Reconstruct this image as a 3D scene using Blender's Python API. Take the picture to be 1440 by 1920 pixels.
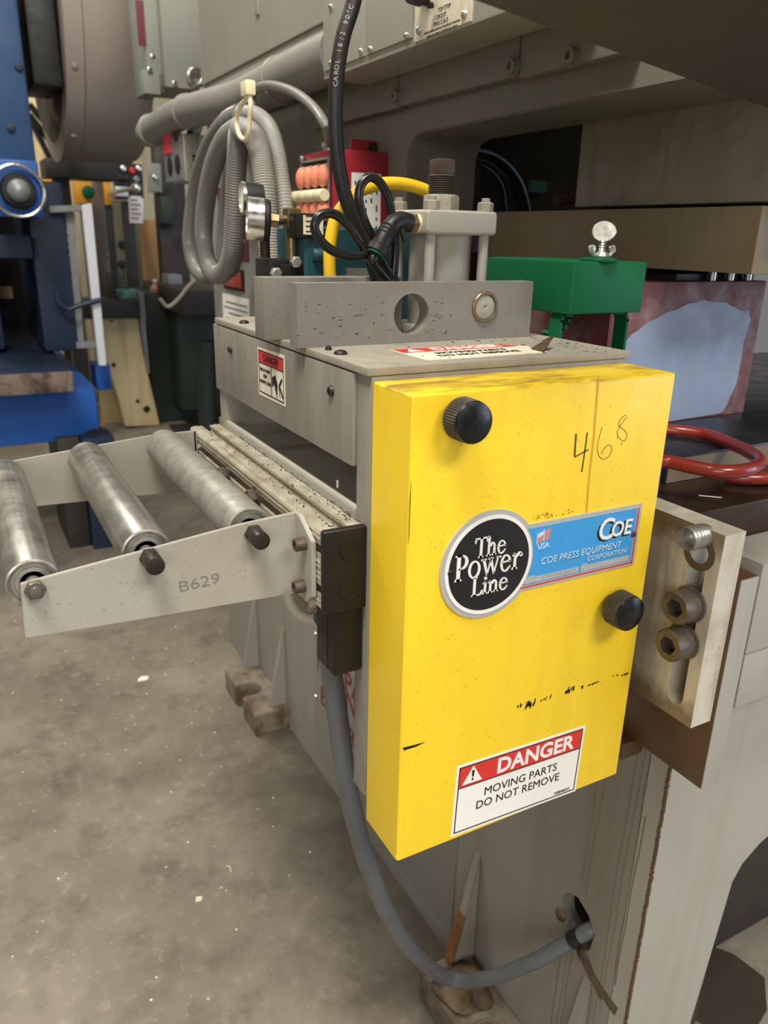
import bpy, bmesh, math, random
from mathutils import Vector, Matrix
V = Vector
rnd = random.Random(7)
SC = bpy.context.scene
COL = SC.collection
for o in list(bpy.data.objects): bpy.data.objects.remove(o)

# ------------------------------------------------------------------ camera
cam = bpy.data.cameras.new('camera'); co = bpy.data.objects.new('camera', cam); COL.objects.link(co)
cam.sensor_fit = 'HORIZONTAL'; cam.sensor_width = 36.0; cam.lens = 36.2624
cam.clip_start = .01; cam.clip_end = 60
co.matrix_world = Matrix([[0.878826, 0.142742, -0.455291, -0.332529], [-0.47666, 0.305543, -0.824281, -0.55693], [0.021452, 0.941418, 0.336559, 1.446742], [0.0, 0.0, 0.0, 1.0]])
cam.dof.use_dof = True; cam.dof.focus_distance = .78; cam.dof.aperture_fstop = 11
SC.camera = co

# ------------------------------------------------------------------ light and exposure
SC.view_settings.view_transform = 'Standard'; SC.view_settings.look = 'None'
SC.view_settings.gamma = 1; SC.view_settings.use_curve_mapping = False
SC.view_settings.exposure = 0.0
W = bpy.data.worlds.new('shop_air'); SC.world = W; W.use_nodes = True
W.node_tree.nodes['Background'].inputs[0].default_value = (.95, .93, .90, 1)
W.node_tree.nodes['Background'].inputs[1].default_value = .20

def area(name, loc, target, sx, sy, power, col):
    l = bpy.data.lights.new(name, 'AREA'); l.shape = 'RECTANGLE'; l.size = sx; l.size_y = sy
    l.energy = power; l.color = col
    o = bpy.data.objects.new(name, l); COL.objects.link(o); o.location = loc
    o.rotation_euler = (V(target) - V(loc)).to_track_quat('-Z', 'Y').to_euler()
    return o
WARM = (1, .95, .86)
area('assumed_overhead_lamp', (-1.1, -1.0, 5.2), (-.1, .2, 1), 1.6, .9, 250, WARM)  # assumed overhead lamp, out of view, placed from the fall of the shadows
area('front_fill_lamp', (.9, -4.2, 5.2), (.2, 0, 1), 2.4, 1.2, 205, WARM)  # unseen lamp added as frontal fill for the yellow face
area('assumed_aisle_lamp', (-1.2, 4.2, 5.6), (-.4, 4.2, 0), 2.4, 1.2, 200, WARM)  # assumed overhead lamp, out of view, lighting the background aisle
area('assumed_blue_daylight', (5.5, -3.2, 1.9), (.6, .3, 1.2), 3.0, 3.2, 110, (.62, .77, 1.0))  # assumed bluish daylight from the front right
area('left_front_fill', (-3.2, -5.0, 2.6), (0, 0, 1.1), 4.0, 2.2, 120, (1, .97, .92))  # unseen area light added to fill the front and left-facing sides

# ------------------------------------------------------------------ materials
def S(h, a=1):
    h = h.lstrip('#'); c = [int(h[i:i+2], 16) / 255 for i in (0, 2, 4)]
    return tuple((x / 12.92 if x <= .04045 else ((x + .055) / 1.055) ** 2.4) for x in c) + (a,)

class NT:
    def __init__(s, name):
        s.m = bpy.data.materials.new(name); s.m.use_nodes = True; s.t = s.m.node_tree
        s.b = s.t.nodes['Principled BSDF']; s.tc = s.t.nodes.new('ShaderNodeTexCoord')
    def l(s, a, b): s.t.links.new(a, b)
    def mapping(s, sc, loc=(0, 0, 0)):
        n = s.t.nodes.new('ShaderNodeMapping'); n.inputs['Scale'].default_value = sc; n.inputs['Location'].default_value = loc
        s.l(s.tc.outputs['Object'], n.inputs[0]); return n.outputs[0]
    def noise(s, vec, sc, det=4, rg=.55):
        n = s.t.nodes.new('ShaderNodeTexNoise'); n.inputs['Scale'].default_value = sc
        n.inputs['Detail'].default_value = det; n.inputs['Roughness'].default_value = rg
        s.l(vec, n.inputs['Vector']); return n.outputs[0]
    def ramp(s, x, a, b, k=1):
        n = s.t.nodes.new('ShaderNodeMapRange'); n.inputs[1].default_value = a; n.inputs[2].default_value = b
        n.inputs[3].default_value = 0; n.inputs[4].default_value = k
        s.l(x, n.inputs[0]); return n.outputs[0]
    def mul(s, x, y):
        n = s.t.nodes.new('ShaderNodeMath'); n.operation = 'MULTIPLY'
        s.l(x, n.inputs[0])
        if isinstance(y, (int, float)): n.inputs[1].default_value = y
        else: s.l(y, n.inputs[1])
        return n.outputs[0]
    def mix(s, fac, a, b):
        n = s.t.nodes.new('ShaderNodeMix'); n.data_type = 'RGBA'
        s.l(fac, n.inputs[0])
        for i, v in ((6, a), (7, b)):
            if isinstance(v, tuple): n.inputs[i].default_value = v
            else: s.l(v, n.inputs[i])
        return n.outputs[2]
    def sep(s):
        n = s.t.nodes.new('ShaderNodeSeparateXYZ'); s.l(s.tc.outputs['Object'], n.inputs[0]); return n.outputs
    def bump(s, h, st, d=.001):
        n = s.t.nodes.new('ShaderNodeBump'); n.inputs['Strength'].default_value = st; n.inputs['Distance'].default_value = d
        s.l(h, n.inputs['Height']); s.l(n.outputs[0], s.b.inputs['Normal'])

def M(name, hx, rough=.5, metal=0, dirt=.35, dhx='#3b3126', ds=9, speck=.25, ss=420, streak=0, shx='#6b4a20', sk=(34, 34, 2.2), bump=0, bs=200, coat=0, extra=None, lo=.48, hi=.78):
    n = NT(name); b = n.b; g = n.tc.outputs['Object']
    col = S(hx)
    if dirt: col = n.mix(n.ramp(n.noise(g, ds, 6, .62), lo, hi, dirt), col, S(dhx))
    if streak: col = n.mix(n.ramp(n.noise(n.mapping(sk), 1, 5, .6), .50, .72, streak), col, S(shx))
    if speck: col = n.mix(n.ramp(n.noise(g, ss, 2), .66, .72, speck), col, S('#1b1712'))
    if extra: col = extra(n, col)
    if isinstance(col, tuple): b.inputs['Base Color'].default_value = col
    else: n.l(col, b.inputs['Base Color'])
    b.inputs['Metallic'].default_value = metal
    if dirt:
        n.l(n.ramp(n.noise(g, ds * 2.3, 5), .3, .7, 1), b.inputs['Roughness'])
        r = n.t.nodes[-1]; r.inputs[3].default_value = max(.05, rough - .1); r.inputs[4].default_value = min(1, rough + .12)
    else: b.inputs['Roughness'].default_value = rough
    if coat: b.inputs['Coat Weight'].default_value = coat
    if bump: n.bump(n.noise(g, bs, 4), bump)
    return n.m

def rust_top(n, col):                    # baked-on oil and rust on the lid of the cover, drawn by its own patchy outline
    x, y, z = n.sep()
    f = n.mul(n.ramp(z, .4965, .499, 1), n.ramp(n.noise(n.mapping((9, 30, 9)), 1, 6, .65), .44, .60, .75))
    return n.mix(f, col, S('#7a5626'))
def slot_grime(n, col):                  # oil crust along the top, bottom and rear of the slotted plate, ragged by noise
    x, y, z = n.sep(); ns = n.noise(n.tc.outputs['Object'], 38, 6, .7); nl = n.noise(n.mapping((60, 60, 9)), 1, 5, .65)
    def off(v, k, nz):
        w = n.t.nodes.new('ShaderNodeMath'); w.operation = 'MULTIPLY_ADD'; n.l(nz, w.inputs[0]); w.inputs[1].default_value = k; n.l(v, w.inputs[2]); return w.outputs[0]
    side = n.ramp(x, -.0155, -.0161, 1)
    for f in (n.ramp(off(z, .055, ns), .066, .040, .9), n.ramp(off(z, -.05, ns), .178, .203, .85), n.ramp(off(y, -.10, nl), -.088, -.055, .6)):
        col = n.mix(n.mul(f, side), col, S('#5a4427'))
    return col
MT = dict(
 yellow=M('yellow_enamel', '#fcd62e', .38, dirt=.14, dhx='#b98c1c', ds=7, speck=.2, ss=260, streak=.14, shx='#b98a1c', sk=(26, 26, 2), extra=rust_top),
 grey=M('feeder_grey_paint', '#918c80', .5, dirt=.5, dhx='#5f564a', ds=11, speck=.45, streak=.38, shx='#5e4d3c', sk=(26, 26, 5)),
 greybar=M('cross_bar_grey', '#837e74', .5, dirt=.4, dhx='#625a4f', ds=12, speck=.45, streak=.15, shx='#5e4d3c'),
 greytop=M('dusty_grey_steel', '#9c9586', .55, dirt=.5, dhx='#6a6052', ds=22, speck=.6, ss=300),
 plate=M('roller_plate_grey', '#a19d92', .48, dirt=.3, dhx='#857a6b', ds=12, speck=.3, ss=300),
 press=M('press_grey_paint', '#8e8a80', .5, dirt=.25, dhx='#716a5e', ds=4, speck=.15, streak=.25, shx='#7b6342', sk=(20, 20, .9)),
 presslight=M('press_light_paint', '#a9a69b', .5, dirt=.25, dhx='#8a8375', ds=6, speck=.2, streak=.22, shx='#8f7a58', sk=(22, 22, 1)),
 pressup=M('press_frame_paint', '#7b766b', .5, dirt=.45, dhx='#585044', ds=4, speck=.2, streak=.1, shx='#6d5332'),
 slide=M('slide_oily_paint', '#958c7d', .5, dirt=.5, dhx='#5d4c38', ds=6, speck=.2, streak=.3, shx='#4a3420', sk=(30, 30, 7)),
 tan=M('die_plate_tan', '#877a61', .45, dirt=.4, dhx='#8a7048', ds=7, speck=.2, streak=.32, shx='#81602f', sk=(48, 48, 5)),
 brown=M('oil_browned_steel', '#5c442c', .35, dirt=.5, dhx='#2c1d12', ds=9, speck=.3, streak=.3, shx='#2e2014'),
 table=M('oily_bolster_top', '#3d2b1e', .24, metal=.3, dirt=.7, dhx='#251a14', ds=9, speck=.5, ss=300),
 bolster=M('bolster_dark_steel', '#3d3f45', .25, metal=.6, dirt=.5, dhx='#1f1c1c', ds=10, speck=.3),
 slot=M('slotted_plate_paint', '#d0c9b9', .45, dirt=.55, dhx='#917a54', ds=16, speck=.5, streak=.2, shx='#76583a', sk=(70, 70, 14), extra=slot_grime),
 roller=M('zinc_roller_steel', '#9d9a92', .38, metal=.8, dirt=.7, dhx='#5f5a52', ds=14, speck=.35, ss=320, streak=.5, shx='#e3e1d8', sk=(90, 3, 90)),
 rollerb=M('blotchy_zinc_roller', '#9b9a90', .5, metal=.5, dirt=.7, dhx='#625e55', ds=34, speck=.6, ss=420),
 alu=M('dirty_aluminium', '#cfc8b4', .4, metal=.55, dirt=.7, dhx='#8b7448', ds=22, speck=.8, ss=260, streak=.5, shx='#5c4726', sk=(150, 3, 150)),
 black=M('black_plastic', '#100f0d', .5, dirt=.2, dhx='#1e1b17', speck=0),
 knurl=M('dusty_knurled_plastic', '#4b463d', .6, dirt=.5, dhx='#201e1b', ds=80, speck=.2),
 knob=M('black_phenolic', '#131314', .28, dirt=.25, dhx='#26282b', ds=60, speck=0),
 rubber=M('black_hose_rubber', '#171716', .3, dirt=.3, dhx='#2c2b29', ds=30, speck=0),
 cable=M('black_cable_jacket', '#1d1c1a', .5, dirt=.2, dhx='#2a2825', ds=30, speck=0),
 oxide=M('black_oxide_steel', '#38332e', .45, metal=.6, dirt=.4, dhx='#4a3829', ds=60, speck=.2),
 bronzed=M('oiled_screw_steel', '#6b6359', .4, metal=.45, dirt=.5, dhx='#3f352a', ds=60, speck=.2),
 rustscrew=M('rusty_screw', '#5a4d45', .5, metal=.45, dirt=.5, dhx='#3d2c22', ds=90, speck=.2),
 steel=M('bright_steel', '#cfcdc6', .25, metal=1, dirt=.2, dhx='#8c877c', ds=40, speck=0),
 zinc=M('zinc_plated', '#c4c2ba', .35, metal=.8, dirt=.25, dhx='#85807a', ds=40, speck=.1),
 brass=M('tarnished_brass', '#8d7a58', .35, metal=.8, dirt=.4, dhx='#55452b', ds=60, speck=.1),
 silver=M('cast_nameplate_metal', '#c9c9c4', .35, metal=.35, dirt=.3, dhx='#989790', ds=60, speck=.15),
 white=M('white_print', '#f1eee6', .5, dirt=.15, dhx='#c9bfa8', ds=30, speck=0),
 cream=M('cream_paper', '#e9dfc6', .6, dirt=.4, dhx='#b49c70', ds=40, speck=.15),
 red=M('sign_red', '#d8352f', .45, dirt=.2, dhx='#a32b28', ds=30, speck=.05),
 ink=M('black_ink', '#1a1918', .5, dirt=0, speck=0),
 pencil=M('marker_line', '#5b4a17', .6, dirt=.6, dhx='#1d1a10', ds=80, speck=0),
 blue=M('nameplate_blue', '#3f9bdd', .4, dirt=.15, dhx='#2f7cb9', ds=60, speck=.1),
 bluel=M('nameplate_pale_blue', '#bcdff5', .4, dirt=0, speck=0),
 pink=M('faded_red', '#c9897f', .5, dirt=0, speck=0),
 drip=M('drip_stain', '#dba41f', .5, dirt=.4, dhx='#c98d22', ds=50, speck=0),
 smudge=M('orange_grime', '#b5741c', .6, dirt=.5, dhx='#6d4716', ds=90, speck=.3),
 crimson=M('crimson_box_paint', '#962530', .4, dirt=.3, dhx='#6a1a22', ds=14, speck=.1),
 maroon=M('maroon_plate', '#6b2136', .45, dirt=.2, dhx='#51192a', ds=20, speck=.1),
 orange=M('salmon_plastic', '#e88b6c', .45, dirt=.3, dhx='#d9a183', ds=60, speck=0),
 ivory=M('ivory_plastic', '#e5dab4', .45, dirt=.2, dhx='#c2b48a', ds=60, speck=0),
 teal=M('teal_enamel', '#1f4a52', .4, dirt=.35, dhx='#14323a', ds=14, speck=.15),
 green=M('green_enamel', '#0d5a34', .5, dirt=.3, dhx='#0a3d27', ds=8, speck=.15),
 yhose=M('yellow_hose', '#f2c41c', .45, dirt=.25, dhx='#c5981a', ds=30, speck=.1),
 rhose=M('dark_red_hose', '#8a2a22', .28, dirt=.4, dhx='#531a18', ds=14, speck=.1, coat=.3),
 arm=M('dark_arm_paint', '#3d3933', .6, dirt=.3, dhx='#454038', ds=5, speck=.15),
 conduit=M('grey_conduit_jacket', '#74736c', .42, dirt=.25, dhx='#6f6d65', ds=12, speck=.1),
 conduitl=M('pale_grey_conduit', '#93928a', .42, dirt=.25, dhx='#888780', ds=12, speck=.1),
 floorhose=M('slate_grey_conduit', '#63676a', .38, dirt=.35, dhx='#414344', ds=14, speck=.2),
 offwhite=M('grimy_white_hose', '#b9b1a0', .5, dirt=.4, dhx='#837a69', ds=22, speck=.1),
 pipe=M('painted_pipe', '#85827a', .45, dirt=.25, dhx='#7a756b', ds=6, speck=.1),
 panel=M('control_box_grey', '#a29f92', .5, dirt=.25, dhx='#86806f', ds=5, speck=.2),
 diew=M('daylit_whitewash', '#8793ab', .5, dirt=.2, dhx='#8f9096', ds=14, speck=.1),  # white paint with bluish daylight mixed into its colour
 diem=M('maroon_primer', '#6b3a38', .5, dirt=.5, dhx='#a79c9a', ds=22, speck=.3),
 bluep=M('blue_machine_paint', '#1d56a8', .45, dirt=.35, dhx='#173a6c', ds=3, speck=.1),
 blued=M('dull_blue_paint', '#15263d', .5, dirt=.4, dhx='#0e1826', ds=3, speck=.1),
 bluem=M('mid_blue_paint', '#22466f', .5, dirt=.4, dhx='#172f4c', ds=3, speck=.1),
 rusty=M('rusty_bed_edge', '#7a695e', .5, dirt=.9, dhx='#35251e', ds=11, lo=.42, hi=.6, speck=.3, streak=.4, shx='#b5a79b', sk=(30, 30, 3)),
 drum=M('flywheel_guard_paint', '#958a82', .5, dirt=.35, dhx='#6d635c', ds=4, speck=.1),
 cabinet=M('cabinet_grey_green', '#8e9186', .5, dirt=.2, dhx='#777a70', ds=3, speck=.05),
 guard=M('white_guard_paint', '#d6d8de', .5, dirt=.3, dhx='#9c9b9a', ds=10, speck=.1),
 bars=M('galvanised_bar', '#8d8f90', .45, metal=.4, dirt=.3, dhx='#5f5f5e', ds=10, speck=.1),
 stained=M('cream_paint_oil_stained', '#dcc99a', .5, dirt=.4, dhx='#b98a3a', ds=4, speck=.15, streak=.6, shx='#ad7a2b', sk=(16, 16, 1)),
 darkm=M('dark_machine_steel', '#2b2823', .5, dirt=.5, dhx='#453c31', ds=4, speck=.15),
 darkgreen=M('dark_green_machine', '#27332a', .5, dirt=.4, dhx='#1b1f1a', ds=4, speck=.1),
 olive=M('olive_grey_panel', '#7c7a66', .55, dirt=.3, dhx='#5c5a49', ds=3, speck=.1),
 ply=M('plywood', '#d7a974', .6, dirt=.4, dhx='#b98450', ds=12, speck=.2, streak=.3, shx='#b78354', sk=(40, 40, 3)),
 amber=M('amber_enclosure', '#dd9a24', .5, dirt=.2, dhx='#a86f17', ds=8, speck=.1),
 wall=M('cream_block_wall', '#b9b096', .7, dirt=.3, dhx='#8f876f', ds=1.5, speck=.05),
 redtag=M('red_tag', '#d6373a', .5, dirt=0, speck=0),
 glass=M('gauge_lens', '#cfd6da', .12, dirt=.1, dhx='#9aa3a8', ds=30, speck=0),
 dust=M('dusty_dark_tray', '#cfc7b4', .6, dirt=.5, dhx='#a59d8b', ds=9, speck=.5, streak=.5, shx='#4a4239', sk=(3, 22, 3)),
 runs=M('dried_oil_run', '#7d6f59', .6, dirt=.5, dhx='#8c8373', ds=20, speck=0),
 trail=M('oil_trail', '#57493a', .5, dirt=.6, dhx='#7a6d5b', ds=40, speck=.3),
 dirtyfoot=M('oily_foot_paint', '#7d7464', .5, dirt=.8, dhx='#4b3521', ds=14, speck=.4, lo=.42, hi=.62),
 rustm=M('rust', '#7d5230', .7, dirt=.7, dhx='#4f3420', ds=30, speck=.3),
 wet=M('oil_film', '#3f382e', .3, dirt=.2, dhx='#211d19', ds=8, speck=0),
 oilybrown=M('oily_lump', '#6b583c', .55, dirt=.8, dhx='#2e1d10', lo=.4, hi=.6, ds=20, speck=.4),
 darkred=M('dull_red_paint', '#6e1c1f', .5, dirt=.3, dhx='#40161a', ds=8, speck=.1),
 aqua=M('pale_aqua_paint', '#6fa79c', .5, dirt=.2, dhx='#4c7f75', ds=8, speck=0),
 lens=M('red_switch_lens', '#b8483c', .4, dirt=.2, dhx='#8a352d', ds=40, speck=0),
)
def concrete():
    n = NT('shop_concrete'); g = n.tc.outputs['Object']
    c = n.mix(n.ramp(n.noise(g, 1.6, 7, .62), .38, .66, 1), S('#6f6658'), S('#928979'))
    c = n.mix(n.ramp(n.noise(g, 7, 8, .7), .50, .70, .7), c, S('#554c41'))
    c = n.mix(n.ramp(n.noise(g, 26, 6, .7), .56, .72, .5), c, S('#aea28b'))
    c = n.mix(n.ramp(n.noise(n.mapping((1, 1, 1), (4, 9, 0)), 3.3, 6, .65), .60, .72, .6), c, S('#4a4239'))
    c = n.mix(n.ramp(n.noise(g, 110, 3), .68, .74, .6), c, S('#c9bb9c'))
    c = n.mix(n.ramp(n.noise(n.mapping((1, 1, 1), (3, 3, 0)), 150, 3), .68, .74, .6), c, S('#383229'))
    x, y, z = n.sep()                                  # press shadow painted into the floor colour along the bed, with a ragged outline
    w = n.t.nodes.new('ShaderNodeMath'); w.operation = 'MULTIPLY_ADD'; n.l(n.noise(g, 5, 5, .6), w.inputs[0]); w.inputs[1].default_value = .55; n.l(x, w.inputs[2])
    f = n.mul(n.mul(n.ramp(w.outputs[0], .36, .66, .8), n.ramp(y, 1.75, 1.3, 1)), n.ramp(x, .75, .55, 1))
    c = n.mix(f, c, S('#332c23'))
    n.l(c, n.b.inputs['Base Color']); n.b.inputs['Roughness'].default_value = .55
    n.bump(n.noise(g, 90, 6), .12, .002); return n.m
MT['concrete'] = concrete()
MT['green'].node_tree.nodes['Principled BSDF'].inputs['Specular IOR Level'].default_value = .2

# ------------------------------------------------------------------ mesh helpers
def B(): return bmesh.new()
def _merge(bm, t):
    me = bpy.data.meshes.new('tmp'); t.to_mesh(me); t.free(); bm.from_mesh(me); bpy.data.meshes.remove(me); return bm
def box(bm, x0, x1, y0, y1, z0, z1, bev=0, seg=2):
    t = B(); bmesh.ops.create_cube(t, size=1)
    for v in t.verts: v.co = V((x0 + (v.co.x + .5) * (x1 - x0), y0 + (v.co.y + .5) * (y1 - y0), z0 + (v.co.z + .5) * (z1 - z0)))
    if bev: bmesh.ops.bevel(t, geom=t.edges[:], offset=bev, segments=seg, affect='EDGES', profile=.6)
    return _merge(bm, t)
def obox(bm, o, r, u, n, w, h, d, bev=0):      # box from corner o along the unit vectors r, u, n
    r, u, n = V(r).normalized(), V(u).normalized(), V(n).normalized(); t = B(); bmesh.ops.create_cube(t, size=1)
    for v in t.verts: v.co = V(o) + r * (v.co.x + .5) * w + u * (v.co.y + .5) * h + n * (v.co.z + .5) * d
    if bev: bmesh.ops.bevel(t, geom=t.edges[:], offset=bev, segments=2, affect='EDGES')
    bmesh.ops.recalc_face_normals(t, faces=t.faces[:]); return _merge(bm, t)
def basis(d):
    d = V(d).normalized(); a = V((0, 0, 1)) if abs(d.z) < .9 else V((1, 0, 0))
    u = d.cross(a).normalized(); return d, u, d.cross(u).normalized()
def lathe(bm, prof, p, d, n=24, cap=True):     # prof: (radius, distance along d[, 'hex' or teeth count])
    d, u, w = basis(d); p = V(p); rings = []
    for q in prof:
        r, t = q[0], q[1]; k = q[2] if len(q) > 2 else 0; ring = []
        for i in range(n):
            a = 2 * math.pi * i / n; rr = r
            if k == 'hex': rr = r * math.cos(math.pi / 6) / math.cos((a % (math.pi / 3)) - math.pi / 6)
            elif k: rr = r * (1 - k * (i % 2))
            ring.append(bm.verts.new(p + d * t + (u * math.cos(a) + w * math.sin(a)) * rr))
        rings.append(ring)
    for a, b in zip(rings, rings[1:]):
        for i in range(n):
            j = (i + 1) % n; bm.faces.new((a[i], a[j], b[j], b[i]))
    if cap: bm.faces.new(rings[0][::-1]); bm.faces.new(rings[-1])
    return bm
def cyl(bm, p0, p1, r0, r1=None, n=24):
    r1 = r0 if r1 is None else r1; p0, p1 = V(p0), V(p1)
    return lathe(bm, [(r0, 0), (r1, (p1 - p0).length)], p0, p1 - p0, n)
def pill(bm, p0, p1, r, b=.0015, n=24):        # cylinder with rounded rims
    L = (V(p1) - V(p0)).length
    return lathe(bm, [(r - b, 0), (r - .3 * b, .3 * b), (r, b), (r, L - b), (r - .3 * b, L - .3 * b), (r - b, L)], p0, V(p1) - V(p0), n)
def ring(bm, p, d, R, r, n=32, m=8):
    d, u, w = basis(d); p = V(p); rs = []
    for i in range(n):
        a = 2 * math.pi * i / n; e = u * math.cos(a) + w * math.sin(a)
        rs.append([bm.verts.new(p + e * (R + r * math.cos(2 * math.pi * j / m)) + d * r * math.sin(2 * math.pi * j / m)) for j in range(m)])
    for i in range(n):
        for j in range(m):
            bm.faces.new((rs[i][j], rs[(i+1) % n][j], rs[(i+1) % n][(j+1) % m], rs[i][(j+1) % m]))
    return bm
def spline(pts, k=8):
    P = [V(p) for p in pts]; P = [P[0] * 2 - P[1]] + P + [P[-1] * 2 - P[-2]]; out = []
    for i in range(1, len(P) - 2):
        a, b, c, d = P[i-1:i+3]
        for s in range(k):
            t = s / k
            out.append(.5 * (2*b + (c-a)*t + (2*a-5*b+4*c-d)*t*t + (3*b-a-3*c+d)*t**3))
    return out + [P[-2]]
def tube(bm, pts, r, n=12, k=8, rib=0, smooth=True):
    P = spline(pts, k) if smooth else [V(p) for p in pts]
    T = [(P[min(i+1, len(P)-1)] - P[max(i-1, 0)]).normalized() for i in range(len(P))]
    _, u, _ = basis(T[0]); rs = []
    for i, (p, t) in enumerate(zip(P, T)):
        u = (u - t * u.dot(t)).normalized(); w = t.cross(u)
        rr = r * (1 - rib * (i % 2))
        rs.append([bm.verts.new(p + (u * math.cos(2*math.pi*j/n) + w * math.sin(2*math.pi*j/n)) * rr) for j in range(n)])
    for a, b in zip(rs, rs[1:]):
        for j in range(n): bm.faces.new((a[j], a[(j+1) % n], b[(j+1) % n], b[j]))
    bm.faces.new(rs[0][::-1]); bm.faces.new(rs[-1]); return bm
AX = dict(x=lambda a, p: V((a, p[0], p[1])), y=lambda a, p: V((p[0], a, p[1])), z=lambda a, p: V((p[0], p[1], a)))
def prism(bm, pts, axis, a, b, bev=0):
    t = B(); f = AX[axis]
    A = [t.verts.new(f(a, p)) for p in pts]; C = [t.verts.new(f(b, p)) for p in pts]; n = len(pts)
    t.faces.new(A); t.faces.new(C[::-1])
    for i in range(n): t.faces.new((A[i], C[i], C[(i+1) % n], A[(i+1) % n]))
    bmesh.ops.recalc_face_normals(t, faces=t.faces[:])
    if bev: bmesh.ops.bevel(t, geom=t.edges[:], offset=bev, segments=2, affect='EDGES')
    return _merge(bm, t)
def holeplate(bm, x0, x1, z0, z1, hole, axis, a, b):   # rectangular plate with one convex through-hole
    cx = sum(p[0] for p in hole) / len(hole); cz = sum(p[1] for p in hole) / len(hole); out = []
    for h in hole:
        dx, dz = h[0] - cx, h[1] - cz; t = 1e9
        if dx > 1e-9: t = min(t, (x1 - cx) / dx)
        if dx < -1e-9: t = min(t, (x0 - cx) / dx)
        if dz > 1e-9: t = min(t, (z1 - cz) / dz)
        if dz < -1e-9: t = min(t, (z0 - cz) / dz)
        out.append([cx + dx * t, cz + dz * t])
    for c in ((x0, z0), (x1, z0), (x1, z1), (x0, z1)):
        i = min(range(len(out)), key=lambda k: (out[k][0]-c[0])**2 + (out[k][1]-c[1])**2); out[i] = list(c)
    t = B(); f = AX[axis]; n = len(hole)
    vs = [[t.verts.new(f(q, p)) for p in L] for q in (a, b) for L in (out, hole)]
    for i in range(n):
        j = (i + 1) % n; o0, h0, o1, h1 = vs
        t.faces.new((o0[i], o0[j], h0[j], h0[i])); t.faces.new((o1[i], h1[i], h1[j], o1[j]))
        t.faces.new((o0[i], o1[i], o1[j], o0[j])); t.faces.new((h0[i], h0[j], h1[j], h1[i]))
    bmesh.ops.remove_doubles(t, verts=t.verts[:], dist=1e-6)
    bmesh.ops.recalc_face_normals(t, faces=t.faces[:]); return _merge(bm, t)
def circle(cx, cz, r, n=40, rz=None): return [(cx + r * math.cos(2*math.pi*i/n), cz + (rz or r) * math.sin(2*math.pi*i/n)) for i in range(n)]
def slotloop(cx, z0, z1, r, n=20):
    return [(cx + r*math.cos(math.pi*i/n), z1 - r + r*math.sin(math.pi*i/n)) for i in range(n+1)] + [(cx - r*math.cos(math.pi*i/n), z0 + r - r*math.sin(math.pi*i/n)) for i in range(n+1)]
def socket(bm, p, d, r, h, n=24):              # socket head cap screw, head growing from p along d
    return lathe(bm, [(r, 0), (r, h - r*.12), (r*.9, h), (r*.58, h, 'hex'), (r*.58, h*.45, 'hex')], p, d, n)
def hexhead(bm, p, d, r, h): return lathe(bm, [(r, 0, 'hex'), (r, h*.85, 'hex'), (r*.85, h)], p, d, 12)
def button(bm, p, d, r, h, n=20): return lathe(bm, [(r, 0), (r*.96, h*.35), (r*.75, h*.8), (r*.42, h, 'hex'), (r*.38, h*.5, 'hex')], p, d, n)

# ------------------------------------------------------------------ object helpers
WL = {}
def thing(name, label, cat, loc, group=None):
    o = bpy.data.objects.new(name, None); COL.objects.link(o); o.location = loc; o.empty_display_size = .05
    o['label'] = label; o['category'] = cat
    if group: o['group'] = group
    WL[o.name] = V(loc); return o
def obj(name, bm, mat, parent=None, loc=None, label=None, cat=None, group=None, kind=None, ang=34):
    L = WL[parent.name] if parent else V(loc or (0, 0, 0))
    for v in bm.verts: v.co -= L
    me = bpy.data.meshes.new(name); bm.to_mesh(me); bm.free()
    me.materials.append(MT[mat] if isinstance(mat, str) else mat)
    me.shade_smooth(); me.set_sharp_from_angle(angle=math.radians(ang))
    o = bpy.data.objects.new(name, me); COL.objects.link(o)
    if parent: o.parent = parent
    else: o.location = L
    WL[o.name] = L
    if label: o['label'] = label
    if cat: o['category'] = cat
    if group: o['group'] = group
    if kind: o['kind'] = kind
    return o
def textbm(s, size, o, r, u, sx=1, shear=0, off=0, ext=.0002, align='CENTER', space=1):
    c = bpy.data.curves.new('t', 'FONT'); c.body = s; c.size = size; c.shear = shear; c.offset = off; c.extrude = ext
    c.align_x = align; c.space_character = space; c.resolution_u = 3
    t = bpy.data.objects.new('t', c); COL.objects.link(t)
    me = bpy.data.meshes.new_from_object(t.evaluated_get(bpy.context.evaluated_depsgraph_get()))
    bm = B(); bm.from_mesh(me); bpy.data.meshes.remove(me); bpy.data.objects.remove(t); bpy.data.curves.remove(c)
    xs = sorted(v.co.x for v in bm.verts); md = xs[len(xs)//2]; bad = [v for v in bm.verts if not (-.45*size < v.co.y < 1.15*size) or abs(v.co.x - md) > size * (len(s) + 1)]
    if bad: bmesh.ops.delete(bm, geom=bad, context='VERTS')
    r, u = V(r).normalized(), V(u).normalized(); n = r.cross(u); o = V(o)
    for v in bm.verts: v.co = o + r * v.co.x * sx + u * v.co.y + n * (v.co.z + ext)
    return bm
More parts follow.
